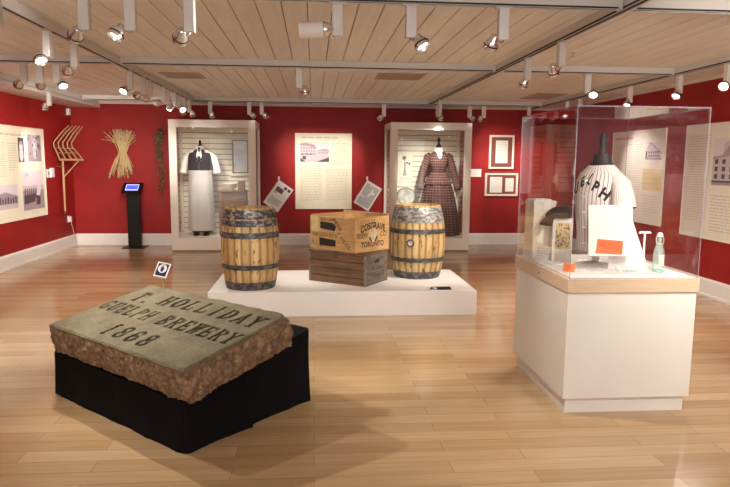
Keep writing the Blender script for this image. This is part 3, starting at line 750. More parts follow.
# wheat sheaf
t = thing('hanging_wheat_sheaf', 'dried wheat sheaf tied at the waist hanging on the back wall', 'wheat sheaf', (-3.49, YB - .055, 1.715))
m = MB(); r = random.Random(11)
for k in range(170):
    a = r.gauss(0, .20); a = max(-.5, min(.5, a)); ln = r.uniform(.24, .43) * (1 - .5 * a * a); y = r.uniform(-.035, .03); x0 = a * .13 + r.uniform(-.012, .012)
    bend = r.gauss(0, .03) + a * .10; p = [(x0, y, 0), (x0 + a * ln * .45 + r.gauss(0, .012), y - .01, ln * .55), (x0 + a * ln + bend, y - .02 - .02 * r.random(), ln)]
    m.tube(p, .0032, 4, 0, False)
    q = Vector(p[2]); d = (q - Vector(p[1])).normalized()
    m.tube([q - d * .05, q - d * .02, q + d * .02], [.003, .0075, .001], 5, 1, False)
for k in range(100):
    a = max(-.55, min(.55, r.gauss(0, .27))); ln = r.uniform(.22, .44); y = r.uniform(-.035, .03); x0 = a * .13 + r.uniform(-.012, .012)
    p = [(x0, y, 0), (x0 + a * ln * .55, y - .01, -ln * .5), (x0 + a * ln * .95, y - .015, -ln)]
    m.tube(p, .0034, 4, 0, False)
    q = Vector(p[2]); d = (q - Vector(p[1])).normalized(); m.tube([q - d * .03, q, q + d * .035], [.003, .008, .001], 5, 1, False)
m.tube([(-.12, -.03, .20), (-.28, -.035, .235), (-.36, -.03, .24)], .004, 4, 0, False)
m.build('stalks', [M['straw'], M['ear']], t)
MB().tube([(.062 * math.cos(x * math.pi / 8), -.004 + .045 * math.sin(x * math.pi / 8), 0) for x in range(17)], .011, 6).build('tie_band', M['straw'], t, True)
# hop vine
t = thing('hanging_hop_vine', 'long dried hop vine hanging on the back wall beside the left case', 'dried vine', (-2.79, YB - .04, .70))
r = random.Random(5)
cx = lambda z: .03 * math.sin(z * 4.2) - .05 * (1.7 - z) / 1.7
MB().tube([(cx(z * .1), -.01, z * .1) for z in range(1, 18)], .006, 6).build('stem', M['hopleaf'], t, True)
m = MB()
for k in range(330):
    z = .02 + 1.45 * (1 - r.random() ** 1.0); dens = .12 + .88 * (z / 1.5) ** 1.4
    if r.random() > dens: continue
    x = cx(z) + r.gauss(0, .038); y = -.015 - r.random() * .045; s_ = r.uniform(.016, .034)
    d = Vector((r.uniform(-1, 1), r.uniform(-.4, .2), r.uniform(-1.2, .3))).normalized(); n_ = d.cross(Vector((r.uniform(-.4, .4), -1, .2))).normalized()
    p = Vector((x, y, z)); k2 = d.cross(n_) * s_ * .25
    m.poly([p, p + d * s_ + n_ * s_ * .7 + k2, p + d * s_ * 2, ]); m.poly([p, p + d * s_ * 2, p + d * s_ - n_ * s_ * .7 + k2])
    if r.random() < .5:
        q = p + Vector((r.uniform(-.03, .03), -.01, -.02)); m.lathe([(.001, q.z - .03), (.011, q.z - .018), (.012, q.z - .006), (.004, q.z + .006)], 7, 1, (q.x, q.y))
m.build('leaves', [M['hopleaf'], M['hopcone']], t)

# tablet kiosk
t = thing('tablet_kiosk', 'slim black tablet kiosk stand with a lit blue screen', 'kiosk', (-3.265, 11.80, 0))
MB().box(-.20, .20, -.17, .17, 0, .012, 0, .003).build('base_plate', M['black'], t)
MB().box(-.115, .115, -.035, .035, .0121, 1.035, 0, .006).build('post', M['black'], t)
hd = MB(); mx = Matrix.Translation((0, -.05, 1.085)) @ Matrix.Rotation(R(-52), 4, 'X'); hd.xf = mx   # local: face -Y
hd.box(-.175, .175, -.018, .018, -.135, .135, 0, .006); h_ = hd.build('tablet_enclosure', M['black'], t)
m = MB(); m.xf = mx; m.box(-.112, .112, -.0195, -.0182, -.082, .082); s_ = m.build('screen', M['screenl'], h_)
m = MB(); m.xf = mx; m.box(-.102, .102, -.0202, -.0196, -.056, .060); m.build('picture', M['screen'], s_)
# ------------------------------------------------------------------ glazed display cases at the back wall
def case(label, x0, x1, yf, side):
    yb = YB - .03; w = x1 - x0; d = yb - yf; zt = 2.285
    t = thing('display_case', label, 'display case', (x0, yf, 0), 0, 'glazed display cases')
    MB().box(.01, w - .01, .02, d, 0, .03).build('kick', M['gap'], t)
    MB().box(0, w, 0, d, .0301, .245, 0, .004).build('base_cabinet', M['cream'], t)
    m = MB(); f = .125; zb = .2451
    m.box(0, f, 0, .05, zb, zt); m.box(w - f, w, 0, .05, zb, zt); m.box(f, w - f, 0, .05, zt - .13, zt)
    for xa in (0, w - .05):
        m.box(xa, xa + .05, .05, .10, zb, zt); m.box(xa, xa + .05, d - .06, d, zb, zt); m.box(xa, xa + .05, .10, d - .06, zt - .11, zt); m.box(xa, xa + .05, .10, d - .06, zb, zb + .03)
    m.build('frame', M['cream'], t)
    m = MB(); m.box(.05, w - .05, .05, d - .06, zt - .03, zt); m.build('top_panel', M['cream'], t)
    m = MB(); m.box(.05, w - .05, d - .010, d, zb, zt, 1)
    z = zb
    while z < zt - .02:
        z1 = min(z + .085, zt - .01); m.box(.05, w - .05, d - .026, d - .010, z, z1, 0); z += .098
    m.build('slatwall', [M['slat'], M['slatgap']], t)
    MB().box(f, w - f, .022, .028, zb, zt - .13).build('front_glass', M['glass'], t)
    for xa in (.022, w - .028):
        MB().box(xa, xa + .006, .10, d - .06, zb + .03, zt - .11).build('side_glass', M['glass'], t)
    return t
case('tall cream glazed case with a vest-and-apron outfit, left on the back wall', -2.47, -1.00, 11.17, 1)
case('tall cream glazed case with a brown plaid dress, right on the back wall', 1.345, 2.79, 11.10, -1)
ZC = .2451
# --- outfit with vest and apron
t = thing('mannequin', 'headless mannequin in white shirt, charcoal vest and long pale apron', 'mannequin', (-2.03, 11.66, ZC))
def Z(z): return z - ZC
def sh(z, rx, ry, cx=0, cy=0): return (Z(z), cx, cy, rx, ry)
MB().loft([sh(1.32, .205, .13), sh(1.45, .20, .13), sh(1.58, .205, .133), sh(1.68, .212, .128), sh(1.74, .19, .108), sh(1.775, .14, .085), sh(1.80, .07, .06), sh(1.83, .062, .058)], 32).build('shirt', M['shirt'], t, True)
for s_ in (-1, 1):
    MB().tube([(s_ * .17, 0, Z(1.705)), (s_ * .235, -.005, Z(1.65)), (s_ * .268, -.01, Z(1.56)), (s_ * .290, -.02, Z(1.46)), (s_ * .302, -.03, Z(1.385))], [.050, .060, .058, .056, .062], 16).build('sleeve', M['shirt'], t, True)
    MB().tube([(s_ * .296, -.025, Z(1.43)), (s_ * .305, -.032, Z(1.365))], [.066, .069], 16).build('rolled_cuff', M['shirt'], t, True)
vb = MB(); vb.loft([sh(1.395, .215, .142), sh(1.45, .212, .140), sh(1.58, .221, .143), sh(1.67, .222, .138), sh(1.72, .198, .122), sh(1.765, .145, .098), sh(1.79, .10, .075)], 36, 0, (False, False), None, (R(13), R(347)))
vb.loft([sh(1.395, .2155, .1425), sh(1.45, .2125, .1405), sh(1.58, .2215, .1435)], 8, 0, (False, False), None, (R(-16), R(16)))
v_ = vb.build('vest', M['vest'], t, True)
for s_ in (-1, 1):
    m = MB(); m.poly([(s_ * .012, -.1475, Z(1.575)), (s_ * .085, -.141, Z(1.60)), (s_ * .115, -.125, Z(1.70)), (s_ * .085, -.102, Z(1.77)), (s_ * .06, -.118, Z(1.70))]); m.build('lapel', M['vest'], v_)
m = MB()
for k in range(4): m.cyl((0, -.1425, Z(1.42 + .042 * k)), (0, -.1475, Z(1.42 + .042 * k)), .006, .006, 8)
m.build('buttons', M['grey'], v_, True)
MB().tube([(.07 * math.sin(a), -.062 * math.cos(a) + .0, Z(1.835 - .012 * math.cos(a))) for a in [R(18 * k) for k in range(21)]], .014, 8, 0, True, 1.8).build('collar', M['lace'], t, True)
m = MB(); m.poly([(-.012, -.085, Z(1.80)), (.012, -.085, Z(1.80)), (.032, -.150, Z(1.60)), (0, -.153, Z(1.55)), (-.032, -.150, Z(1.60))]); m.poly([(-.026, -.080, Z(1.825)), (.026, -.080, Z(1.825)), (.014, -.091, Z(1.79)), (-.014, -.091, Z(1.79))]); m.build('necktie', M['dark'], t)
pl = lambda a, z: .018 * math.sin(a * 9 + z * 1.5) * max(0, min(1, (Z(1.36) - z) / .5)) + .006 * math.sin(a * 23)
MB().loft([sh(.335, .245, .19), sh(.6, .235, .18), sh(1.0, .222, .165), sh(1.25, .212, .15), sh(1.385, .205, .142), sh(1.41, .208, .146)], 72, 0, (False, False), pl).build('apron', M['apron'], t, True)
MB().loft([sh(1.375, .2165, .1495), sh(1.415, .2165, .1495)], 48, 0, (False, False)).build('waistband', M['apron'], t, True)
for s_ in (-1, 1):
    MB().tube([(s_ * .085, 0, Z(1.30)), (s_ * .088, 0, Z(.30))], [.085, .088], 16).build('trouser_leg', M['dark'], t, True)
    m = MB(); m.loft([(0, s_ * .09, -.06, .052, .135), (.02, s_ * .09, -.06, .054, .138), (.05, s_ * .09, -.03, .05, .105), (.085, s_ * .09, .0, .046, .06)], 18); m.build('shoe', M['shoe'], t, True)
MB().lathe([(.050, Z(1.825)), (.045, Z(1.86)), (.022, Z(1.88)), (.018, Z(1.91)), (.024, Z(1.93)), (.012, Z(1.955))], 16).build('neck_finial', M['black'], t, True)
# --- things beside it
t = thing('wooden_crate', 'brown wooden crate on end inside the left display case', 'crate', (-1.44, 11.62, ZC))
m = MB()
for k in range(6): m.box(-.235, .235, -.02 - .17, .17, .004 + .132 * k, .132 * (k + 1))
m.build('boards', M['brownbox'], t); m = MB()
for s_ in (-1, 1): m.box(s_ * .21 - .03, s_ * .21 + .03, -.207, -.1902, .01, .782)
m.build('battens', M['brownbox'], t); MB().box(-.255, .255, -.215, .18, .7922, .818, 0, .004).build('top_board', M['brownbox'], t)
t = thing('enamel_bowl', 'white enamel bowl on the brown crate inside the left case', 'bowl', (-1.50, 11.60, ZC + .8181))
MB().lathe([(.06, 0), (.065, .006), (.105, .05), (.135, .115), (.140, .125), (.130, .115), (.098, .052), (.055, .014)], 28).build('bowl', M['china'], t, True)
o = MB().box(-.06, .06, -.07, .07, 0, .165, 0, .005).build('tin_box', M['brownbox'], None, None, (-1.30, 11.62, ZC + .8181)); tag(o, 'small dark brown box beside the enamel bowl inside the left case', 'box')
t = thing('glazed_frame', 'cream framed piece with two pale blue arched panes in the left case', 'frame', (-1.36, YB - .0565, 1.36))
m = MB(); w, h, f = .30, .62, .028
for a in ((-w / 2, w / 2, 0, f), (-w / 2, w / 2, h - f, h), (-w / 2, -w / 2 + f, f, h - f), (w / 2 - f, w / 2, f, h - f)): m.box(a[0], a[1], -.025, 0, a[2], a[3])
m.build('frame', M['slatgap'], t); MB().box(-w / 2 + f, w / 2 - f, -.006, 0, f, h - f).build('backing', M['doc'], t)
for k in range(2):
    z0 = .05 + k * .265; pts = [(-.105, z0), (.105, z0), (.105, z0 + .17)] + [(.105 * math.cos(R(20 * q)), z0 + .17 + .08 * math.sin(R(20 * q))) for q in range(1, 9)] + [(-.105, z0 + .17)]
    MB().prism(pts, 'y', -.011, -.0062).build('pane', M['panes'], t)
MB().box(-.19, .19, -.06, 0, -.045, -.0005, 0, .003).build('ledge', M['slat'], t)

# --- plaid dress on a form
t = thing('dress_form', 'headless form wearing a brown plaid long-sleeved dress with white collar', 'dress form', (2.30, 11.60, ZC))
bd = MB(); bd.loft([sh(1.40, .128, .105), sh(1.46, .140, .115), sh(1.56, .172, .150, 0, -.012), sh(1.65, .188, .140, 0, -.008), sh(1.72, .185, .11), sh(1.765, .145, .085), sh(1.80, .085, .065), sh(1.83, .06, .055)], 36); bd.build('bodice', M['plaid'], t, True)
fold = lambda a, z: .045 * math.sin(a * 11 + z) * max(0, min(1, (Z(1.38) - z) / .8)) + .012 * math.sin(a * 25)
MB().loft([sh(.262, .395, .335, .02, .02), sh(.5, .375, .32, .02, .02), sh(.8, .335, .29, .015, .02), sh(1.05, .285, .255, .01, .02), sh(1.2, .24, .20), sh(1.32, .185, .15), sh(1.39, .138, .112), sh(1.42, .130, .107)], 96, 0, (False, False), fold).build('skirt', M['plaid'], t, True)
pep = lambda a, z: .05 * math.sin(a * 8) * max(0, min(1, (Z(1.38) - z) / .12))
MB().loft([sh(1.20, .27, .225), sh(1.29, .215, .18), sh(1.375, .155, .125), sh(1.41, .134, .11)], 72, 0, (False, False), pep).build('peplum', M['plaid'], t, True)
for s_ in (-1, 1):
    MB().tube([(s_ * .145, 0, Z(1.735)), (s_ * .205, .0, Z(1.69)), (s_ * .245, .0, Z(1.56)), (s_ * .290, -.01, Z(1.40)), (s_ * .325, -.05, Z(1.25)), (s_ * .345, -.10, Z(1.13))], [.055, .070, .066, .060, .056, .066], 16).build('sleeve', M['plaid'], t, True)
    MB().tube([(s_ * .341, -.093, Z(1.155)), (s_ * .348, -.108, Z(1.105))], [.068, .074], 16).build('cuff', M['lace'] if False else M['plaid'], t, True)
MB().loft([sh(1.66, .012, .010, 0, -.138), sh(1.72, .052, .04, 0, -.085), sh(1.79, .095, .075, 0, -.0), sh(1.86, .068, .06)], 24).build('collar', M['lace'], t, True)
m = MB()
for k in range(7): m.cyl((0, -.104 - .006 * k, Z(1.43 + .033 * k)), (0, -.165, Z(1.43 + .033 * k)), .007, .007, 8)
m.build('buttons', M['dark'], t, True)
MB().lathe([(.050, Z(1.855)), (.046, Z(1.90)), (.020, Z(1.93)), (.018, Z(1.97)), (.030, Z(2.0)), (.012, Z(2.05))], 16).build('neck_finial', M['black'], t, True)
t = thing('print_picture', 'pale print of a woman with parasol on the slats in the dress case', 'picture', (1.60, YB - .0565, 1.215))
MB().box(0, .285, -.012, 0, 0, .57, 0, .002).build('card', M['paper'], t)
def ell(cx, cz, rx, rz, n=14): return [(cx + rx * math.cos(2 * math.pi * k / n), cz + rz * math.sin(2 * math.pi * k / n)) for k in range(n)]
pic('figure', .03, .255, .12, .53, [(1, [(.30, .0), (.62, .0), (.56, .42), (.60, .62), (.40, .64), (.42, .4)]), (2, ell(.42, .82, .17, .10)), (1, ell(.46, .72, .07, .06)), (2, [(.54, .6), (.88, .5), (.90, .55), (.6, .66)]), (2, [(.8, .58), (.98, .64), (.9, .46)])], ['paper', 'photo_mid', 'photo_dk'], t, -.0121)
m = MB(); lines(m, .05, .24, .03, .10, 3, 70, .4, .7, -.0008, -.0121); m.build('caption', M['ink'], t)
t = thing('oval_tray', 'oval silver tray standing behind the right barrel in the dress case', 'tray', (1.70, 11.55, ZC))
m = MB(); mx = Matrix.Translation((.005, .04, .725)) @ Matrix.Rotation(R(78), 4, 'X'); m.xf = mx @ Matrix.Diagonal((1.12, 1.02, 1, 1))
m.lathe([(.02, 0.012), (.12, .012), (.135, .016), (.150, .022), (.150, .016), (.135, .008), (.02, .004)], 36); m.build('dish', M['tray'], t, True)
m = MB(); m.xf = mx @ Matrix.Diagonal((1.12, 1.02, 1, 1)); m.tube([(.152 * math.cos(R(10 * k)), .152 * math.sin(R(10 * k)), .019) for k in range(37)], .009, 8); m.build('rim', M['trayrim'], t, True)
m = MB(); m.box(-.13, .13, -.08, .14, .0, .565, 0, .004); m.build('stand', M['slat'], t)

# ------------------------------------------------------------------ low white platform
PZ = .26
t = thing('platform', 'low white display platform under the barrels and crates', 'platform', (-1.08, 6.41, 0))
MB().box(0, 2.795, 0, 1.32, 0, PZ, 0, .004).build('platform_body', M['plinth'], t)
t = thing('caption_sign', 'small navy caption sign with white symbols on the platform front edge', 'sign', (1.215, 6.425, PZ), R(2))
m = MB(); m.prism([(0, 0), (.075, 0), (.075, .028), (0, .004)], 'x', 0, .235); m.build('wedge', M['signw'], t)
def slopebox(m, x0, x1, f0, f1, h=.0012, mi=0):
    A_ = lambda f: (.075 * f, .004 + .024 * f)
    (ya, za), (yb_, zb_) = A_(f0), A_(f1)
    m.poly([(x0, ya, za + h), (x1, ya, za + h), (x1, yb_, zb_ + h), (x0, yb_, zb_ + h)], mi)
m = MB(); slopebox(m, .045, .2345, .05, .95); m.build('face', M['navy'], t)
m = MB()
for x in (.052, .068): slopebox(m, x, x + .012, .2, .8, .002)
m.build('symbols', M['signw'], t); m = MB(); m.poly([(.002, .012, .0093), (.04, .012, .0093), (.04, .066, .0266), (.024, .066, .0266)]); m.build('arrow', M['navy'], t)

# ------------------------------------------------------------------ barrels
def barrel(label, loc, Rb, Re, Ht, hoops, bm_, hm, rz, bung=None, seed=1):
    t = thing('wooden_barrel', label, 'barrel', loc, rz, 'wooden barrels on the platform')
    r = random.Random(seed); n = 22
    rad = lambda z: Re + (Rb - Re) * (1 - ((z - Ht / 2) / (Ht / 2)) ** 2)
    m = MB(); bm = m.bm
    tone = bm.loops.layers.float_color.new('tone'); stain = bm.loops.layers.float_color.new('stain')
    zs = sorted(set([0, Ht] + [Ht * k / 26 for k in range(27)]))
    edges = [0]
    for k in range(n): edges.append(edges[-1] + r.uniform(.8, 1.25))
    edges = [e / edges[-1] * 2 * math.pi for e in edges]
    hz = [q for h in hoops for q in (h[0], h[1])]
    def st(z, s0):
        d = min([z - h[1] if z > h[1] else 9 for h in hoops] + [h[0] - z if z < h[0] else 9 for h in hoops])
        return s0 * max(0, 1 - d / .05) if d < 9 else s0 * .6
    for k in range(n):
        a0, a1 = edges[k], edges[k + 1]; tn = r.random(); cols = 4
        s0 = [r.random() ** 2.2 for _ in range(cols + 1)]; g = .0055
        vs = {}
        for i, z in enumerate(zs):
            for j in range(cols + 1):
                f = j / cols; a = a0 + (a1 - a0) * f
                q = rad(z) - (g if j in (0, cols) else 0)
                vs[i, j] = m.v((math.cos(a) * q, math.sin(a) * q, z))
        for i in range(len(zs) - 1):
            for j in range(cols):
                f = m.face([vs[i, j], vs[i, j + 1], vs[i + 1, j + 1], vs[i + 1, j]])
                for l, (ii, jj) in zip(f.loops, ((i, j), (i, j + 1), (i + 1, j + 1), (i + 1, j))):
                    l[tone] = (tn,) * 3 + (1,)
                    q = st(zs[ii], s0[jj]) * (.75 if r.random() < .5 else .35); q = max(q, .65 if jj in (0, cols) else 0) ; l[stain] = (min(1, q),) * 3 + (1,)
        # stave end thickness
        ri = rad(Ht) - .028
        A = [vs[len(zs) - 1, j] for j in range(cols + 1)]; B = [m.v((math.cos(a0 + (a1 - a0) * j / cols) * ri, math.sin(a0 + (a1 - a0) * j / cols) * ri, Ht)) for j in range(cols + 1)]; C_ = [m.v((math.cos(a0 + (a1 - a0) * j / cols) * ri, math.sin(a0 + (a1 - a0) * j / cols) * ri, Ht - .04)) for j in range(cols + 1)]
        for j in range(cols):
            for q in ([A[j], A[j + 1], B[j + 1], B[j]], [B[j], B[j + 1], C_[j + 1], C_[j]]):
                f = m.face(q)
                for l in f.loops: l[tone] = (tn,) * 3 + (1,); l[stain] = (.1,) * 3 + (1,)
    m.build('staves', M[bm_], t, 'keep')
    for z in (.03, Ht - .04):
        MB().lathe([(rad(z) - .030, z - .018), (rad(z) - .030, z)], 32).build('head', M[bm_], t)
    for i, h in enumerate(hoops):
        q0, q1 = rad(h[0]), rad(h[1])
        hp = MB().ring((q0 - .002, q1 - .002), (q0 + .0035, q1 + .0035), h[0], h[1], 44).build('hoop', M[hm[i]], t, True)
        a = r.uniform(3.6, 5.6); zc = (h[0] + h[1]) / 2; q = rad(zc) + .003
        MB().cyl((q * math.cos(a), q * math.sin(a), zc), ((q + .004) * math.cos(a), (q + .004) * math.sin(a), zc), .007, .005, 8).build('rivet', M['iron'], hp, True)
    if bung:
        a, z, rr = bung; q = rad(z); d = Vector((math.cos(a), math.sin(a), 0)); s_ = Vector((-d.y, d.x, 0)); c = d * q + Vector((0, 0, z))
        pts = [c + d * .004 + s_ * rr * math.cos(R(15 * k)) + Vector((0, 0, rr * math.sin(R(15 * k)))) for k in range(25)]
        MB().tube(pts, .0095, 8).build('bung_ring', M['iron'], t, True)
        MB().cyl(c - d * .01, c + d * .003, rr * .82, rr * .82, 24).build('bung', M['shirt'], t, True)
    return t
barrel('oak barrel with blotched blue-grey top hoops, left on the platform', (-.672, 6.745, PZ), .307, .254, .850,
       [(0.0, .085), (.218, .270), (.545, .605), (.665, .730), (.742, .835)], 'barrel1', ['hoopd', 'hoopd', 'hoopd', 'hoopb', 'hoopb'], R(0), None, 3)
barrel('oak barrel with bright galvanised top hoops and a round bung, right on the platform', (1.222, 7.33, PZ), .327, .262, .845,
       [(0.0, .085), (.20, .25), (.525, .58), (.655, .728), (.738, .825)], 'barrel2', ['hoopd', 'hoopd', 'hoopd', 'hoops', 'hoops'], R(0), (R(-90 - 23), .425, .037), 8)

# ------------------------------------------------------------------ crates
def marks(mb, x0, x1, z0, z1, n, seed, xf, y=-.0006):
    """worn stencil strokes that can no longer be read"""
    r = random.Random(seed); w = (x1 - x0) / n
    for i in range(n):
        a = x0 + i * w; b2 = a + w * .72; t_ = w * .17
        segs = [(a, a + t_, z0, z1)] if r.random() < .8 else []
        if r.random() < .65: segs.append((b2 - t_, b2, z0, z1))
        for z in (z0, (z0 + z1) / 2 - t_ / 2, z1 - t_):
            if r.random() < .55: segs.append((a, b2, z, z + t_))
        for (p, q, c, d) in segs: mb.poly([xf @ Vector((p, y, c)), xf @ Vector((q, y, c)), xf @ Vector((q, y, d)), xf @ Vector((p, y, d))])
TXT = Matrix.Rotation(R(90), 4, 'X')                                   # text XY -> XZ plane facing -Y
yaw = R(-34.6)
# lower crate: local X along the long front side, local Y into depth; origin at the near corner's left end
t = thing('wooden_crate', 'dark brown lidded wooden crate, lower of the two stacked on the platform', 'crate', (-.050, 7.062, PZ), yaw, 'stacked crates')
LW, LD, LH = .735, .500, .362
m = MB(); nb = 4
for k in range(nb):
    z0, z1 = LH * .93 * k / nb, LH * .93 * (k + 1) / nb - .0055
    m.box(0, LW, 0, .014, z0, z1); m.box(0, LW, LD - .014, LD, z0, z1)
m.box(.012, LW - .012, .015, LD - .015, 0, .012); m.build('side_boards', M['crated'], t)
for xa in (LW - .016, 0): MB().box(xa, xa + .016, .0145, LD - .0145, 0, LH * .93 - .003).build('end_board', M['crateg'], t)
MB().box(-.004, LW + .004, -.004, LD + .004, LH * .93, LH, 0, .003).build('lid', M['crated'], t)
m = MB()
m.box(LW - .022, LW + .0022, -.0022, -.0002, 0, LH * .92); m.box(LW + .0002, LW + .0022, -.0002, .020, 0, LH * .92)
m.box(-.0022, .018, -.0022, -.0002, 0, LH * .92); m.build('corner_edging', M['steel'], t)
h_ = MB().box(.335, .385, -.009, -.0045, LH * .79, LH * .99, 0, .001).build('hasp', M['iron'], t)
MB().tube([(.348, -.010, LH * .80), (.348, -.022, LH * .77), (.372, -.022, LH * .77), (.372, -.010, LH * .80)], .004, 6).build('staple', M['iron'], h_, True)
EX = Matrix.Translation((LW, 0, 0)) @ Matrix.Rotation(R(90), 4, 'Z')   # local frame of the right end: X along depth, faces -Y -> +X side
m = MB(); m.xf = EX; m.prism([(.20, .243), (.225, .232), (.285, .232), (.31, .243), (.31, .258), (.285, .270), (.225, .270), (.20, .258)], 'y', -.0012, -.0002); m.build('hand_hole', M['slot'], t)
m = MB(); marks(m, .10, .42, .085, .135, 8, 21, EX, -.0008); marks(m, .13, .40, .165, .20, 7, 22, EX, -.0008); m.build('worn_stencil', M['stencil'], t)
m = MB(); marks(m, .16, .56, .12, .20, 8, 23, Matrix.Translation((0, 0, 0)), -.0008); m.build('faint_stencil', mat('faint_brown_stencil', (.10, .055, .032), .7), t)
# upper crate
t = thing('wooden_crate', 'orange pine open crate with stencilled brewery lettering, upper of the stack', 'crate', (-.035, 7.188, PZ + LH + .0006), R(-48), 'stacked crates')
UW, UD, UH = .71, .545, .378
m = MB()
for z0, z1 in ((0, .183), (.187, UH - .01)): m.box(0, UW, 0, .014, z0, z1); 
m.box(.017, UW - .017, .016, UD - .016, .0, .012); m.build('side_boards', M['crateo'], t)
m = MB(); m.box(0, UW, UD - .014, UD, 0, UH + .012); m.build('back_board', M['crateo'], t)
for xa in (UW - .018, 0): MB().box(xa, xa + .018, .0145, UD - .0145, 0, UH).build('end_board', M['crateo'], t)
MB().box(.0, UW, UD - .020, UD + .006, UH + .0122, UH + .022, 0, .002).build('pale_rim_strip', M['maple'], t)
MB().box(.004, .135, -.0012, -.0002, .19, UH - .016).build('pale_label', mat('yellowed_label', (.70, .55, .24), .7, var=.3, vscale=25), t)
m = MB(); m.prism([(.15, .040), (.41, .045), (.415, .112), (.36, .118), (.15, .128)], 'y', -.0016, -.0003); m.build('black_label', M['patch'], t)
m = MB(); m.prism([(.165, .232), (.40, .215), (.42, .270), (.37, .302), (.165, .310)], 'y', -.0016, -.0003); m.build('black_label', M['patch'], t)
m = MB(); I = Matrix(); marks(m, .04, .44, .142, .175, 12, 31, I, -.0010); marks(m, .17, .45, .322, .352, 8, 32, I, -.0010); marks(m, .03, .13, .05, .10, 3, 33, I, -.0010)
D1 = Matrix.Translation((.39, 0, .345)) @ Matrix.Rotation(R(46), 4, 'Y'); marks(m, 0, .20, -.021, .021, 5, 34, D1, -.0010)
D2 = Matrix.Translation((.45, 0, .190)) @ Matrix.Rotation(R(40), 4, 'Y'); marks(m, 0, .24, -.021, .021, 6, 35, D2, -.0010)
m.build('worn_stencil', M['stencil'], t)
EX = Matrix.Translation((UW + .0008, 0, 0)) @ Matrix.Rotation(R(90), 4, 'Z')
text_mesh('COSGRAVE', .104, M['stencil'], 'stencil_lettering', t, EX @ Matrix.Translation((UD / 2 + .01, 0, .278)) @ TXT, 'CENTER', .74, .0035, arc=1.1)
text_mesh('BREW', .076, M['stenlt'], 'stencil_lettering', t, EX @ Matrix.Translation((.115, 0, .178)) @ TXT, 'CENTER', .82, .001)
text_mesh('CO.', .076, M['stenlt'], 'stencil_lettering', t, EX @ Matrix.Translation((.455, 0, .178)) @ TXT, 'CENTER', .9, .001)
text_mesh('TORONTO', .080, M['stenlt'], 'stencil_lettering', t, EX @ Matrix.Translation((UD / 2 + .005, 0, .078)) @ TXT, 'CENTER', .92, .0028)
m = MB(); m.xf = EX; m.prism([(UD / 2 + .012 + .068 * math.cos(R(12 * k)), .178 + .078 * math.sin(R(12 * k))) for k in range(30)], 'y', -.0016, -.0004); m.build('round_label', M['pale'], t)
for s_ in (-1, 1):
    m = MB(); m.xf = EX; m.prism([(UD / 2 + .012 + s_ * .070 * math.cos(R(-10 - 8 * k)), .176 + .082 * math.sin(R(-10 - 8 * k))) for k in range(8)] + [(UD / 2 + .012 + s_ * .050 * math.cos(R(-66 + 8 * k)), .176 + .060 * math.sin(R(-66 + 8 * k))) for k in range(8)], 'y', -.0022, -.0017); m.build('label_border', M['stencil'], t)
m = MB(); m.xf = EX; m.cyl((UD / 2 + .03, -.003, .345), (UD / 2 + .03, .0, .345), .008, .008, 10); m.build('nail_hole', M['slot'], t)
# ------------------------------------------------------------------ carved stone on its draped block
SY = -.749; AL = .193
su = Vector((math.cos(SY), math.sin(SY), 0)); sv = Vector((-math.sin(SY) * math.cos(AL), math.cos(SY) * math.cos(AL), math.sin(AL))); sn = su.cross(sv)
SW, SD, STH = 1.48, .806, .214
SO = Vector((-.690, 3.276, .500)) - su * SW
SM = Matrix((su, sv, sn)).transposed().to_4x4(); SM.translation = SO
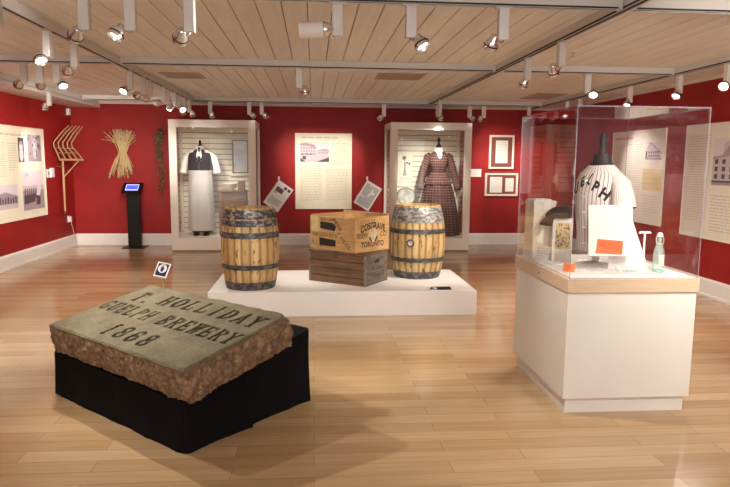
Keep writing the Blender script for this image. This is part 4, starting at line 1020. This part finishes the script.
# slab-serif stroke alphabet on a unit cell (x, y in 0..1): rectangles, slanted bars and ring segments
Sx = .205; Th = .10
def stem(x): return ('r', x, x + Sx, 0, 1)
def serif(x, y, w=.40): return ('r', x + Sx / 2 - w / 2, x + Sx / 2 + w / 2, y, y + Th)
def stemS(x): return [stem(x), serif(x, 0), serif(x, 1 - Th)]
G = {
 'T': [stem(.365), serif(.365, 0, .55), ('r', .02, .98, .86, 1), ('r', .02, .14, .68, 1), ('r', .86, .98, .68, 1)],
 'H': stemS(.08) + stemS(.65) + [('r', .2, .8, .44, .57)],
 'O': [('o', .5, .5, .48, .5, .24, .36)],
 'L': stemS(.14) + [('r', .2, .96, 0, .13), ('r', .84, .96, 0, .33)],
 'I': stemS(.365),
 'D': stemS(.10) + [('p', .30, .5, .66, .5, .38, .37)],
 'A': [('s', .02, .40, .0, 1), ('s', .72, .36, .0, 1), ('r', .2, .8, .24, .36), ('r', -.04, .26, 0, .12), ('r', .62, 1.04, 0, .12)],
 'Y': [('s', .0, .37, 1, .40), ('s', .74, .37, 1, .40), ('r', .365, .635, 0, .5), ('r', .2, .8, 0, .12), ('r', -.06, .36, .88, 1), ('r', .64, 1.06, .88, 1)],
 'G': [('o', .5, .5, .48, .5, .24, .36, (-40, 40)), ('r', .72, .98, .06, .48), ('r', .52, 1.0, .38, .5)],
 'U': [('r', .08, .34, .3, 1), ('r', .68, .90, .3, 1), ('b', .5, .34, .42, .34, .17, .21), ('r', -.02, .44, .88, 1), ('r', .58, 1.0, .88, 1)],
 'E': stemS(.10) + [('r', .1, .94, 0, .13), ('r', .1, .94, .87, 1), ('r', .2, .74, .44, .56), ('r', .84, .95, 0, .32), ('r', .84, .95, .68, 1), ('r', .64, .74, .36, .64)],
 'P': stemS(.10) + [('p', .30, .72, .66, .28, .38, .16)],
 'B': stemS(.10) + [('p', .30, .75, .62, .25, .34, .13), ('p', .30, .27, .68, .27, .40, .14)],
 'R': stemS(.10) + [('p', .30, .74, .64, .26, .36, .14), ('s', .70, .42, 0, .5), ('r', .62, 1.04, 0, .12)],
 'W': [('s', .22, .02, 0, 1), ('s', .16, .48, 0, 1), ('s', .66, .36, 0, 1), ('s', .60, .84, 0, 1), ('r', -.08, .3, .88, 1), ('r', .74, 1.12, .88, 1)],
 '1': stemS(.40) + [('r', .22, .5, .74, .86)],
 '8': [('o', .5, .74, .40, .26, .17, .14), ('o', .5, .27, .46, .28, .21, .15)],
 '6': [('o', .5, .30, .46, .31, .20, .17), ('o', .5, .5, .46, .5, .20, .38, (-35, 35)), ],
 '.': [('r', .3, .62, 0, .17)],
}
def inside(ch, x, y):
    for q in G[ch]:
        k = q[0]
        if k == 'r':
            if q[1] <= x <= q[2] and q[3] <= y <= q[4]: return True
        elif k == 's':                                         # slanted bar: left edge x0 at y0 -> x1 at y1
            x0, x1, y0, y1 = q[1:]; lo, hi = min(y0, y1), max(y0, y1)
            if lo <= y <= hi:
                f = (y - y0) / (y1 - y0); xa = x0 + (x1 - x0) * f
                if xa <= x <= xa + .21: return True
        elif k == 'o':
            cx_, cy_, rx, ry, ix, iy = q[1:7]; dx, dy = x - cx_, y - cy_
            if (dx / rx) ** 2 + (dy / ry) ** 2 <= 1 and (dx / ix) ** 2 + (dy / iy) ** 2 >= 1:
                if len(q) > 7 and q[7][0] <= math.degrees(math.atan2(dy, dx)) <= q[7][1]: continue
                return True
        elif k in 'pb':                                        # half bowl, right of x (p) or below y (b)
            x0, cy_, rx, ry, ix, iy = q[1:]; dx, dy = x - x0, y - cy_
            if (k == 'p' and dx < 0) or (k == 'b' and dy > 0): continue
            if (dx / rx) ** 2 + (dy / ry) ** 2 <= 1 and (dx / ix) ** 2 + (dy / iy) ** 2 >= 1: return True
    return False
CELLS = []
def row(s, x0, x1, y, h, arch=0, gap=.2):
    n = len(s); w = (x1 - x0) / n
    for i, ch in enumerate(s):
        if ch == ' ': continue
        f = (i + .5) / n * 2 - 1
        CELLS.append((ch, x0 + i * w + w * gap / 2, w * (1 - gap), y + arch * (1 - f * f), h))
row('T.', .125, .35, .525, .152, 0, .22); row('HOLLIDAY', .40, 1.43, .545, .152, .030, .24)
row('GUELPH', .02, .63, .330, .140, 0, .26); row('BREWERY', .71, 1.46, .330, .140, 0, .24); row('1868', .47, 1.0, .078, .152, 0, .30)
def letter(u, v):
    for ch, x, w, y, h in CELLS:
        if x - .1 * w <= u <= x + 1.12 * w and y <= v <= y + h:
            if inside(ch, (u - x) / w, (v - y) / h): return 1.0
    return 0.0
def build_stone():
    t = thing('carved_stone', 'carved brewery date stone with rough sides, tilted on a black draped block', 'stone', (0, 0, 0)); t.matrix_world = SM
    NX, NY = 370, 202
    mb = MB(); bm = mb.bm
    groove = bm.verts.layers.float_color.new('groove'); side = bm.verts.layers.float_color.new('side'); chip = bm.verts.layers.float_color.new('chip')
    def one(v, lay, x): v[lay] = (x, x, x, 1)
    # outline: slightly uneven rectangle with a broken far-right corner
    def outline(u, v):
        e = min(u, SW - u, v, SD - v)
        n_ = noise.noise(Vector((u * 3.1, v * 3.1, 0)))
        return e, n_
    grid = {}
    for j in range(NY + 1):
        for i in range(NX + 1):
            u, v = SW * i / NX, SD * j / NY
            # sub-sample the lettering for clean edges
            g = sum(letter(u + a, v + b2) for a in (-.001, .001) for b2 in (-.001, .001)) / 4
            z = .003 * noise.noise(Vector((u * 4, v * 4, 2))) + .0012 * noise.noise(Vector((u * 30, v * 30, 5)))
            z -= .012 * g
            e = min(u, SW - u, v, SD - v)
            wear = .012 + .009 * noise.noise(Vector((u * 9, v * 9, 7))) + .006 * noise.noise(Vector((u * 35, v * 35, 9)))
            cp = 0.0
            if e < wear: z -= (wear - e) * .9; cp = 1 if (wear > .018 and noise.noise(Vector((u * 6, v * 6, 1))) > -.05 and (v < .03 or u < .02)) else 0
            dc = math.hypot(SW - u, (SD - v) * 1.1)
            if dc < .055: z -= .030 * (1 - dc / .055) ** .6
            # outline waviness pulls the rim in and out
            pu = u + (.008 * noise.noise(Vector((v * 5, 0, 3))) * ((u / SW) * 2 - 1)); pv = v + .006 * noise.noise(Vector((u * 5, 0, 6))) * ((v / SD) * 2 - 1)
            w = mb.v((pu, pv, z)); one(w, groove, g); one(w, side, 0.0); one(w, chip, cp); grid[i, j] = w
    for j in range(NY):
        for i in range(NX): mb.face([grid[i, j], grid[i + 1, j], grid[i + 1, j + 1], grid[i, j + 1]])
    loop = [(i, 0) for i in range(NX)] + [(NX, j) for j in range(NY)] + [(i, NY) for i in range(NX, 0, -1)] + [(0, j) for j in range(NY, 0, -1)]
    loop = loop[::2]
    prev = None; rows = 22
    # boundary vertices between the sampled ones are joined by fans in the first strip
    full = [(i, 0) for i in range(NX)] + [(NX, j) for j in range(NY)] + [(i, NY) for i in range(NX, 0, -1)] + [(0, j) for j in range(NY, 0, -1)]
    N = len(full)
    def nrm(i, j): return Vector(((-1 if i == 0 else 1 if i == NX else 0), (-1 if j == 0 else 1 if j == NY else 0), 0)).normalized()
    ring = [grid[q] for q in full]
    for k in range(1, rows + 1):
        f = k / rows; new = []
        for idx, (i, j) in enumerate(full):
            p0 = grid[i, j].co; nn = nrm(i, j)
            s = Vector((p0.x, p0.y, 0))
            dep = STH * (1 - .14 * max(0, noise.noise(Vector((p0.x * 3.2, p0.y * 3.2, 11)) + .0 * s) * 1.6) - .07 * abs(noise.noise(Vector((p0.x * 14, p0.y * 14, 4)))))
            z = -dep * f
            q3 = Vector((p0.x, p0.y, z))
            o = .018 * noise.noise(q3 * 6) + .013 * noise.noise(q3 * 17) + .010 * noise.noise(q3 * 42) + .007 * noise.noise(q3 * 88)
            o = o * min(1, f * 5) + .010 * math.sin(math.pi * min(1, f)) - .02 * max(0, f - .7) * 1.6
            o -= .004
            p = Vector((p0.x, p0.y, p0.z * (1 - f))) + nn * o; p.z += z
            w = mb.v(p); one(w, groove, 0); one(w, side, 1.0 if k > 1 else .8); one(w, chip, 0.0); new.append(w)
        for a in range(N):
            b2 = (a + 1) % N
            mb.face([ring[a], new[a], new[b2], ring[b2]])
        ring = new
    # underside: shrink inward to the bedding plane
    low = []
    for w in ring:
        p = Vector((SW / 2 + (w.co.x - SW / 2) * .97, SD / 2 + (w.co.y - SD / 2) * .95, -STH)); x = mb.v(p); one(x, groove, 0); one(x, side, 1.0); one(x, chip, 0.0); low.append(x)
    for a in range(N):
        b2 = (a + 1) % N; mb.face([ring[a], low[a], low[b2], ring[b2]])
    mb.face(list(reversed(low)))
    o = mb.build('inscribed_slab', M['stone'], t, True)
    return t
build_stone()
# the block under the stone, draped in black cloth
def build_block():
    t = thing('draped_block', 'low block draped in black cloth under the carved stone', 'block', (0, 0, 0))
    Lc, Fc, Rc = Vector((-1.788, 4.355, 0)), Vector((-.725, 3.368, 0)), Vector((-.024, 4.121, 0)); Bc = Lc + Rc - Fc
    per = []; segs = 60
    for A_, B_ in ((Lc, Fc), (Fc, Rc), (Rc, Bc), (Bc, Lc)):
        for k in range(segs): per.append((A_.lerp(B_, k / segs), (A_, B_), k / segs))
    cen = (Lc + Rc) / 2
    p0 = SM @ Vector((0, 0, -STH)); 
    def ztop(p): return p0.z - ((p.x - p0.x) * sn.x + (p.y - p0.y) * sn.y) / sn.z
    mb = MB(); rows = 16; prev = None; N = len(per); rings = []
    for k in range(rows + 1):
        f = k / rows; ring = []
        for p, (A_, B_), s in per:
            n_ = Vector(((B_ - A_).y, -(B_ - A_).x, 0)).normalized()
            # rounded vertical corners
            rcx = .022; q = p.copy()
            d0, d1 = s * (B_ - A_).length, (1 - s) * (B_ - A_).length
            for d in (d0, d1):
                if d < rcx: q -= n_ * (rcx - math.sqrt(max(0, rcx * rcx - (rcx - d) ** 2))) * .8
            o = .006 * noise.noise(Vector((p.x * 6, p.y * 6, f * 2))) + .004 * noise.noise(Vector((p.x * 16, p.y * 16, f * 1.2)))
            if A_ is Fc:                                       # overlapping fold on the right side
                e = .455 + .03 * (1 - f); sm = max(0, min(1, (e - s) / .03)); o += .026 * sm * sm * (3 - 2 * sm) * (.5 + .5 * (1 - f)) + .012 * math.exp(-((s - e + .02) / .02) ** 2)
            o += .012 * (1 - f) ** 3 * (1 + .8 * noise.noise(Vector((p.x * 5, p.y * 5, 4))))
            q = q + n_ * o
            z = ztop(p) - .001 - .012 * (1 if k == rows else 0) * 0
            ring.append(mb.v((q.x, q.y, .0005 + (z - .0005) * f)))
        rings.append(ring)
    for k in range(rows):
        for a in range(N):
            b2 = (a + 1) % N; mb.face([rings[k][a], rings[k][b2], rings[k + 1][b2], rings[k + 1][a]])
    ins = []
    for p, _, s in per:
        q = cen + (p - cen) * .97; ins.append(mb.v((q.x, q.y, ztop(q) - .0005)))
    for a in range(N):
        b2 = (a + 1) % N; mb.face([rings[-1][a], rings[-1][b2], ins[b2], ins[a]])
    mb.face(ins); mb.face(list(reversed(rings[0])))
    mb.build('cloth_cover', M['velvet'], t, True)
build_block()
# do-not-touch sign on a thin stand behind the stone
t = thing('sign_stand', 'small navy do-not-touch hand sign on a thin stand behind the stone', 'sign', (-1.262, 5.32, 0))
MB().lathe([(.09, 0), (.09, .006), (.02, .012)], 28).build('foot', M['silver'], t, True)
MB().tube([(0, 0, .0121), (0, 0, .60), (0, .012, .66)], .006, 8).build('stem', M['maple'], t, True)
mx = Matrix.Translation((0, 0, .688)) @ Matrix.Rotation(R(-14), 4, 'Z') @ Matrix.Rotation(R(-30), 4, 'X') @ Matrix.Rotation(R(9), 4, 'Y')
m = MB(); m.xf = mx; m.box(-.060, .060, 0, .006, -.065, .065, 0, .002); pt_ = m.build('plate', M['signw'], t)
m = MB(); m.xf = mx; m.box(-.049, .049, -.0010, -.0002, -.054, .054); m.build('face', M['navy'], pt_)
m = MB(); m.xf = mx; n = 28
for k in range(n):
    a0, a1 = 2 * math.pi * k / n, 2 * math.pi * (k + 1) / n
    m.poly([(.040 * math.cos(a0), -.0014, .010 + .038 * math.sin(a0)), (.040 * math.cos(a1), -.0014, .010 + .038 * math.sin(a1)), (0, -.0014, .010)])
m.build('disc', M['signw'], pt_)
m = MB(); m.xf = mx
hand = [(-.010, -.026), (.010, -.026), (.014, -.004), (.020, .008), (.016, .012), (.009, .003), (.009, .028), (.005, .028), (.004, .008), (.002, .034), (-.003, .034), (-.003, .008), (-.006, .030), (-.010, .029), (-.009, .004), (-.013, .020), (-.017, .018), (-.014, -.006)]
m.prism([(x, z + .008) for x, z in hand], 'y', -.0019, -.0015); lines(m, -.035, .035, -.048, -.034, 2, 80, .4, .8, -.0016)
m.build('hand_symbol', M['navy'], pt_)

# ------------------------------------------------------------------ acrylic-topped pedestal case at right
X0, X1, Y0, Y1 = 1.575, 2.432, 3.737, 4.776; ZB, ZT_ = .797, .885
t = thing('pedestal', 'off-white pedestal with a pale maple cap under the acrylic cover', 'pedestal', (X0, Y0, 0)); w, d = X1 - X0, Y1 - Y0
MB().box(.036, w - .026, .046, d - .04, 0, .104, 0, .002).build('toe_kick', M['ped'], t)
MB().box(.010, w - .004, .018, d - .01, .1041, ZB - .0002, 0, .003).build('body', M['ped'], t)
MB().box(0, w, 0, d, ZB, ZT_, 0, .003).build('cap', M['maple'], t)
MB().box(.03, w - .03, .03, d - .03, ZT_ + .0002, ZT_ + .006).build('deck', M['doc'], t)
m = MB(); m.cyl((-.002, .51, .838), (.001, .51, .838), .007, .007, 12); m.build('lock', M['iron'], t, True)
ZD = ZT_ + .0062
t = thing('acrylic_cover', 'clear five-sided acrylic cover over the jersey display', 'display cover', (X0, Y0, ZT_)); g = .012; th = .006; hh = 1.062
m = lambda *a: MB().box(*a)
m(g, w - g, g, g + th, 0.0005, hh - th).build('front_pane', M['acryl'], t); m(g, w - g, d - g - th, d - g, 0.0005, hh - th).build('back_pane', M['acryl'], t)
m(g, g + th, g + th, d - g - th, 0.0005, hh - th).build('side_pane', M['acryl'], t); m(w - g - th, w - g, g + th, d - g - th, 0.0005, hh - th).build('side_pane', M['acryl'], t)
m(g, w - g, g, d - g, hh - th, hh).build('top_pane', M['acryl'], t)
e = .0045
for xa in (g - e, w - g):
    for ya in (g - e, d - g): MB().box(xa, xa + e, ya, ya + e, .0005, hh).build('corner_joint', M['edge'], t)
for ya in (g - e, d - g): MB().box(g, w - g, ya, ya + e, hh - .009, hh).build('top_joint', M['edge'], t)
for xa in (g - e, w - g): MB().box(xa, xa + e, g, d - g, hh - .009, hh).build('top_joint', M['edge'], t)
MB().box(g - .003, w - g + .003, g - .0042, g - .0003, 0.0005, .004).build('base_joint', M['edge'], t)

# jersey on a torso form
t = thing('torso_form', 'dark torso form wearing a pinstriped baseball jersey inside the acrylic case', 'torso form', (2.02, 4.335, ZD), R(-71))
zj = lambda z: z - ZD
tor = [(zj(.985), 0, 0, .165, .115), (zj(1.10), 0, 0, .160, .115), (zj(1.25), 0, -.004, .178, .128), (zj(1.38), 0, -.006, .195, .132), (zj(1.47), 0, 0, .198, .118), (zj(1.53), 0, .004, .178, .098), (zj(1.57), 0, .008, .125, .078), (zj(1.60), 0, .01, .085, .066)]
jm = MB(); jm.loft(tor, 48, 0, (True, False)); jers = jm.build('jersey', M['pin'], t, True)
for s_ in (-1, 1):
    k_ = 1.0 if s_ > 0 else .72
    MB().tube([(s_ * .140 * k_, .005, zj(1.505)), (s_ * .192 * k_, .0, zj(1.455)), (s_ * .222 * k_, -.005, zj(1.38)), (s_ * .238 * k_, -.01, zj(1.30))], [.050, .068 * k_, .076 * k_, .085 * k_], 22).build('sleeve', M['pin'], t, True)
MB().loft([(zj(1.565), 0, .008, .092, .072), (zj(1.60), 0, .010, .078, .064), (zj(1.63), 0, .011, .068, .058), (zj(1.665), 0, .011, .062, .054)], 28).build('neck', M['torso'], t, True)
MB().loft([(zj(1.53), 0, .004, .145, .083), (zj(1.575), 0, .008, .108, .074), (zj(1.605), 0, .01, .088, .068)], 28).build('shoulder_cover', M['torso'], t, True)
MB().lathe([(.026, zj(1.665)), (.030, zj(1.685)), (.022, zj(1.705)), (.020, zj(1.72)), (.028, zj(1.75)), (.026, zj(1.79)), (.014, zj(1.815))], 18, 0, (0, .01)).build('neck_finial', M['torso'], t, True)
MB().lathe([(.024, zj(.905)), (.024, zj(.984))], 16).build('stand_pole', M['silver'], t, True); MB().lathe([(.12, 0), (.12, .010), (.03, .0138)], 28).build('stand_base', M['silver'], t, True)
dg = bpy.context.evaluated_depsgraph_get(); dg.update()
bv = BVHTree.FromPolygons([v.co.copy() for v in jers.data.vertices], [list(p.vertices) for p in jers.data.polygons])
def wrap(o, ang, z, off, tilt):
    """press flat lettering onto the jersey: X runs around the chest, Y up"""
    for v in o.data.vertices:
        x, y = v.co.x, v.co.y
        a = ang + x / .172; zz = z + y
        dr = Vector((math.sin(a), -math.cos(a), 0)); hit = bv.ray_cast(dr * .6 + Vector((0, 0, zz)), -dr)
        p = hit[0] if hit[0] else dr * .2 + Vector((0, 0, zz))
        v.co = p + dr * off
def jtext(ch, a, z, rot):
    o = text_mesh(ch, .104, M['stencil'] if False else M['felt'], 'letter', jers, Matrix.Rotation(rot, 4, 'Z'), 'CENTER', .86, .005)
    # refine long edges before wrapping
    bm = bmesh.new(); bm.from_mesh(o.data); bmesh.ops.subdivide_edges(bm, edges=[e_ for e_ in bm.edges if e_.calc_length() > .012], cuts=3, use_grid_fill=False); bmesh.ops.triangulate(bm, faces=bm.faces); bm.to_mesh(o.data); bm.free()
    wrap(o, a, z, .0025, 0)
for i, ch in enumerate('GUELPH'):
    x = (i - 2.5) * .072 + (.0 if i > 2 else -.03); jtext(ch, x / .180, zj(1.512) - .68 * abs(x), (-1 if x > 0 else 1) * math.atan(.62))
m = MB()
for k in range(5):
    q = Vector((0, -.14, zj(1.04 + .11 * k))); m.cyl(q + Vector((0, .03, 0)), q + Vector((0, .002, 0)), .007, .007, 10)
m.build('buttons', M['lace'], jers, True)

# placard on a clear riser in front of the jersey
t = thing('placard', 'cream text placard with an orange ticket leaning in front of the jersey', 'placard', (1.80, 3.965, ZD))
mx = Matrix.Translation((0, 0, .105)) @ Matrix.Rotation(R(-7), 4, 'X')
m = MB(); m.xf = mx; m.box(0, .300, 0, .006, 0, .335, 0, .001); pb = m.build('board', M['paperw'], t)
m = MB(); m.xf = mx; lines(m, .03, .26, .13, .30, 7, 90, .16, .7); m.build('faint_print', mat('very_faint_print', (.66, .62, .52), .7), pb)
m = MB(); m.xf = mx; m.prism([(.045, .018), (.225, .008), (.235, .098), (.06, .112)], 'y', -.003, -.0004); oc = m.build('orange_ticket', M['orange'], pb)
m = MB(); m.xf = mx; lines(m, .075, .215, .025, .095, 5, 91, .3, .8, -.0034); m.build('print', M['oprint'], oc)
m = MB(); m.box(.01, .29, -.012, .05, .099, .103); m.box(.01, .29, .046, .05, 0, .0989); m.box(.01, .29, -.012, -.008, 0, .0989); m.build('clear_riser', M['acryl'], t)

# document box with papers, framed photograph and cap at the far end
t = thing('document_box', 'upright cream document box at the far left corner inside the acrylic case', 'box', (1.625, 4.545, ZD + .0552))
MB().box(0, .165, 0, .19, 0, .345, 0, .003).build('box_body', M['paper'], t); MB().box(-.004, .169, -.004, .194, .3452, .375, 0, .003).build('lid', M['paperw'], t)
o = MB().box(0, .13, 0, .14, 0, .010, 0, .001).build('loose_papers', M['doc'], None, None, (1.64, 4.56, ZD + .0552 + .3753)); o.rotation_euler = (0, 0, R(7)); tag(o, 'loose white papers lying on top of the document box', 'papers')
t = thing('photo_stand', 'sepia patterned photograph in a clear stand under the black cap', 'photograph', (1.725, 4.415, ZD))
MB().box(0, .15, 0, .012, .0, .315, 0, .002).build('stand_panel', M['paperw'], t)
MB().box(0, .15, .0122, .07, .305, .315).build('shelf', M['paperw'], t)
MB().box(0, .012, .0122, .07, 0, .3048).build('side_support', M['paperw'], t); MB().box(.138, .15, .0122, .07, 0, .3048).build('side_support', M['paperw'], t)
r = random.Random(4); s = []
for k in range(60):
    a, c = r.random() * .9, r.random() * .92; s.append((1 if k % 3 else 2, [(a, c), (a + .08, c + .02), (a + .06, c + .07), (a - .0, c + .06)]))
pic('print', .02, .132, .09, .28, s, ['sepia', 'iron', 'hopleaf'], t)
t = thing('baseball_cap', 'old black cap lying on the photograph stand inside the acrylic case', 'cap', (1.785, 4.452, ZD + .3152), R(12))
cw = lambda a, z: .03 * math.sin(a * 3 + 1)
MB().loft([(0, 0, 0, .118, .098), (.025, 0, 0, .122, .100), (.055, 0.012, .0, .110, .092), (.078, .022, 0, .075, .064), (.088, .025, 0, .03, .026), (.089, .025, 0, .004, .004)], 28, 0, (True, True), cw).build('crown', M['felt'], t, True)
m = MB(); n = 14; top = []; bot = []
for k in range(n + 1):
    a = R(180 - 44 + 88 * k / n)
    for q, rr, zz in ((0, .100, .012), (1, .175, -.045)): pass
    top.append([m.v((math.cos(a) * rr, math.sin(a) * rr * .85, zz)) for rr, zz in ((.098, .016), (.14, -.006), (.175, -.050))]); bot.append([m.v((math.cos(a) * rr, math.sin(a) * rr * .85, zz - .005)) for rr, zz in ((.098, .016), (.14, -.006), (.175, -.050))])
for k in range(n):
    for q in range(2): m.face([top[k][q], top[k + 1][q], top[k + 1][q + 1], top[k][q + 1]]); m.face([bot[k][q], bot[k][q + 1], bot[k + 1][q + 1], bot[k + 1][q]])
    m.face([top[k][2], top[k + 1][2], bot[k + 1][2], bot[k][2]])
m.build('peak', M['felt'], t, True); t.scale = (.86, .72, .95)
o = MB().box(0, .17, 0, .20, 0, .055, 0, .002).build('display_riser', M['doc'], None, None, (1.622, 4.54, ZD)); tag(o, 'low white riser block under the document box inside the acrylic case', 'riser')
o = MB().prism([(0, 0), (.285, 0), (.160, .34), (0, .34)], 'y', 0, .005).build('easel_board', M['doc'], None, None, (1.985, 4.065, ZD)); o.rotation_euler = (R(-4), 0, 0); tag(o, 'white sloping easel board showing right behind the placard', 'board')
# bottle
t = thing('glass_bottle', 'pale aqua swing-top glass bottle at the near right of the acrylic case', 'bottle', (2.268, 3.945, ZD))
m = MB(); m.lathe([(.028, 0), (.033, .004), (.034, .02), (.034, .125), (.031, .150), (.020, .180), (.0145, .205), (.0135, .235)], 26); m.build('glass_body', M['bottle'], t, True)
m = MB(); m.lathe([(.0345, .003), (.0352, .010), (.0345, .016)], 26, caps=False); m.build('base_ring', mat('aqua_glass_edge', (.25, .50, .42), .2), t, True)
MB().lathe([(.0165, .2352), (.018, .243), (.017, .252), (.010, .262)], 18).build('stopper', M['china'], t, True)
MB().tube([(-.018, 0, .246), (-.026, 0, .215), (-.019, -.004, .190), (.012, -.022, .188), (.026, -.004, .212), (.018, 0, .246)], .0022, 6).build('wire_bail', M['silver'], t, True)
MB().prism([(-.018, .05), (.018, .05), (.018, .12), (-.018, .12)], 'y', -.0362, -.0352).build('worn_label', mat('pale_green_label', (.60, .63, .50), .7), t)
# T-shaped stand
t = thing('cork_puller', 'slim white T-shaped stand beside the bottle inside the acrylic case', 'tool', (2.262, 4.125, ZD))
MB().lathe([(.030, 0), (.030, .004), (.006, .008)], 18).build('foot', M['plastic'], t, True)
MB().tube([(0, 0, .0081), (0, 0, .235)], .0075, 10).build('shaft', M['plastic'], t, True); MB().tube([(-.042, 0, .238), (-.03, 0, .244), (0, 0, .242), (.03, 0, .244), (.042, 0, .238)], [.006, .009, .009, .009, .006], 10).build('crossbar', M['plastic'], t, True)
# tags, papers and small things on the deck
def cardstand(label, loc, rz, w, h, mk, cat='label', seed=1, tilt=-14):
    t = thing('caption_card', label, cat, loc, rz)
    m = MB(); mx = Matrix.Rotation(R(tilt), 4, 'X'); m.xf = mx; m.box(-w / 2, w / 2, 0, .002, .002, h); o = m.build('card', M[mk], t)
    m = MB(); m.xf = mx; lines(m, -w / 2 + .01, w / 2 - .01, .012, h - .01, 5, seed, .3); m.build('print', M['oprint'] if mk.startswith('orange') else M['ink'], o)
    m = MB(); m.prism([(.0, 0), (.035, 0), (.030, .003), (.008, .003)], 'x', -w / 4, w / 4); m.build('foot', M['edge'], t)
    return t
cardstand('small orange ticket propped at the near left corner of the acrylic case', (1.668, 3.965, ZD), R(-38), .075, .058, 'orange2', 'ticket', 3)
cardstand('small clear-backed white caption card at the far left corner of the acrylic case', (1.640, 4.40, ZD), R(-62), .12, .115, 'doc', 'label', 4)
FL = [(1.735, 4.30, 18, .17, .12, 'open white booklet on the case deck below the patterned photograph', 'booklet'), (1.98, 3.90, 4, .20, .11, 'white paper slip on the case deck in front of the placard', 'paper'), (2.15, 3.86, -12, .13, .09, 'small cream paper on the case deck left of the bottle', 'paper'), (1.75, 4.10, 34, .16, .10, 'white paper sheet on the case deck left of the placard', 'paper')]
for i, (x, y, a, ww, dd, lab, cat) in enumerate(FL):
    t = thing('loose_paper' if cat == 'paper' else 'booklet', lab, cat, (x, y, ZD), R(a))
    if cat == 'booklet':
        for s_ in (-1, 1): MB().prism([(0, 0), (s_ * ww / 2, 0), (s_ * ww / 2, .006), (s_ * ww / 4, .012), (0, .006)], 'y', -dd / 2, dd / 2).build('page_block', M['doc'], t)
    else: MB().box(-ww / 2, ww / 2, -dd / 2, dd / 2, 0, .004, 0, .001).build('sheet', M['doc'] if i % 2 else M['paperw'], t)
    m = MB(); m.xf = Matrix.Rotation(R(-90), 4, 'X') @ Matrix.Translation((0, -.0042 if cat == 'paper' else -.0125, 0)); 
    if cat == 'paper': lines(m, -ww / 2 + .015, ww / 2 - .015, -dd / 2 + .012, dd / 2 - .012, 6, 100 + i, .25, .5, -.0004); m.build('print', M['ink'], t)
    else: m.bm.free()
GL = [(2.00, 3.955, .018, .03, 'small clear glass stopper on the deck below the placard, left one'), (2.06, 3.93, .014, .022, 'small clear glass bead on the deck below the placard, middle one'), (2.115, 3.955, .018, .026, 'small clear glass stopper on the deck below the placard, right one')]
for x, y, r_, h_, lab in GL:
    t = thing('glass_stopper', lab, 'stopper', (x, y, ZD), 0, 'small glass stoppers')
    MB().lathe([(r_ * .6, 0), (r_ * .65, h_ * .5), (r_, h_ * .6), (r_, h_ * .9), (r_ * .7, h_)], 16).build('glass', M['bottle'], t, True)
    MB().lathe([(r_ * .45, h_ + .0002), (r_ * .4, h_ + .006)], 12).build('knob', M['china'], t, True)

# ------------------------------------------------------------------ camera
cam = bpy.data.cameras.new('camera'); co = bpy.data.objects.new('camera', cam); COL.objects.link(co)
cam.sensor_fit = 'HORIZONTAL'; cam.sensor_width = 36.0; cam.lens = 631.0 / 730 * 36.0; cam.clip_end = 60; cam.clip_start = .05
p, y_, rl = R(7.41059), R(4.69659), R(.487757)
fw = Vector((math.sin(y_) * math.cos(p), math.cos(y_) * math.cos(p), -math.sin(p))); rt = Vector((math.cos(y_), -math.sin(y_), 0)); up = rt.cross(fw)
r2 = rt * math.cos(rl) + up * math.sin(rl); u2 = up * math.cos(rl) - rt * math.sin(rl)
mx = Matrix((r2, u2, -fw)).transposed().to_4x4(); mx.translation = Vector((0, 0, 1.6)); co.matrix_world = mx
cam.shift_y = -(0.0) ; sc.camera = co
w = bpy.data.worlds.new('world'); sc.world = w; w.use_nodes = True; w.node_tree.nodes['Background'].inputs[0].default_value = (1.0, .96, .92, 1); w.node_tree.nodes['Background'].inputs[1].default_value = WORLD
sc.view_settings.view_transform = 'Standard'; sc.view_settings.look = 'None'; sc.view_settings.gamma = 1.0; sc.view_settings.use_curve_mapping = False
sc.view_settings.exposure = EXPO
sc.cycles.max_bounces = 10; sc.cycles.diffuse_bounces = 5; sc.cycles.glossy_bounces = 4; sc.cycles.transparent_max_bounces = 24
sc.cycles.sample_clamp_indirect = 6.0
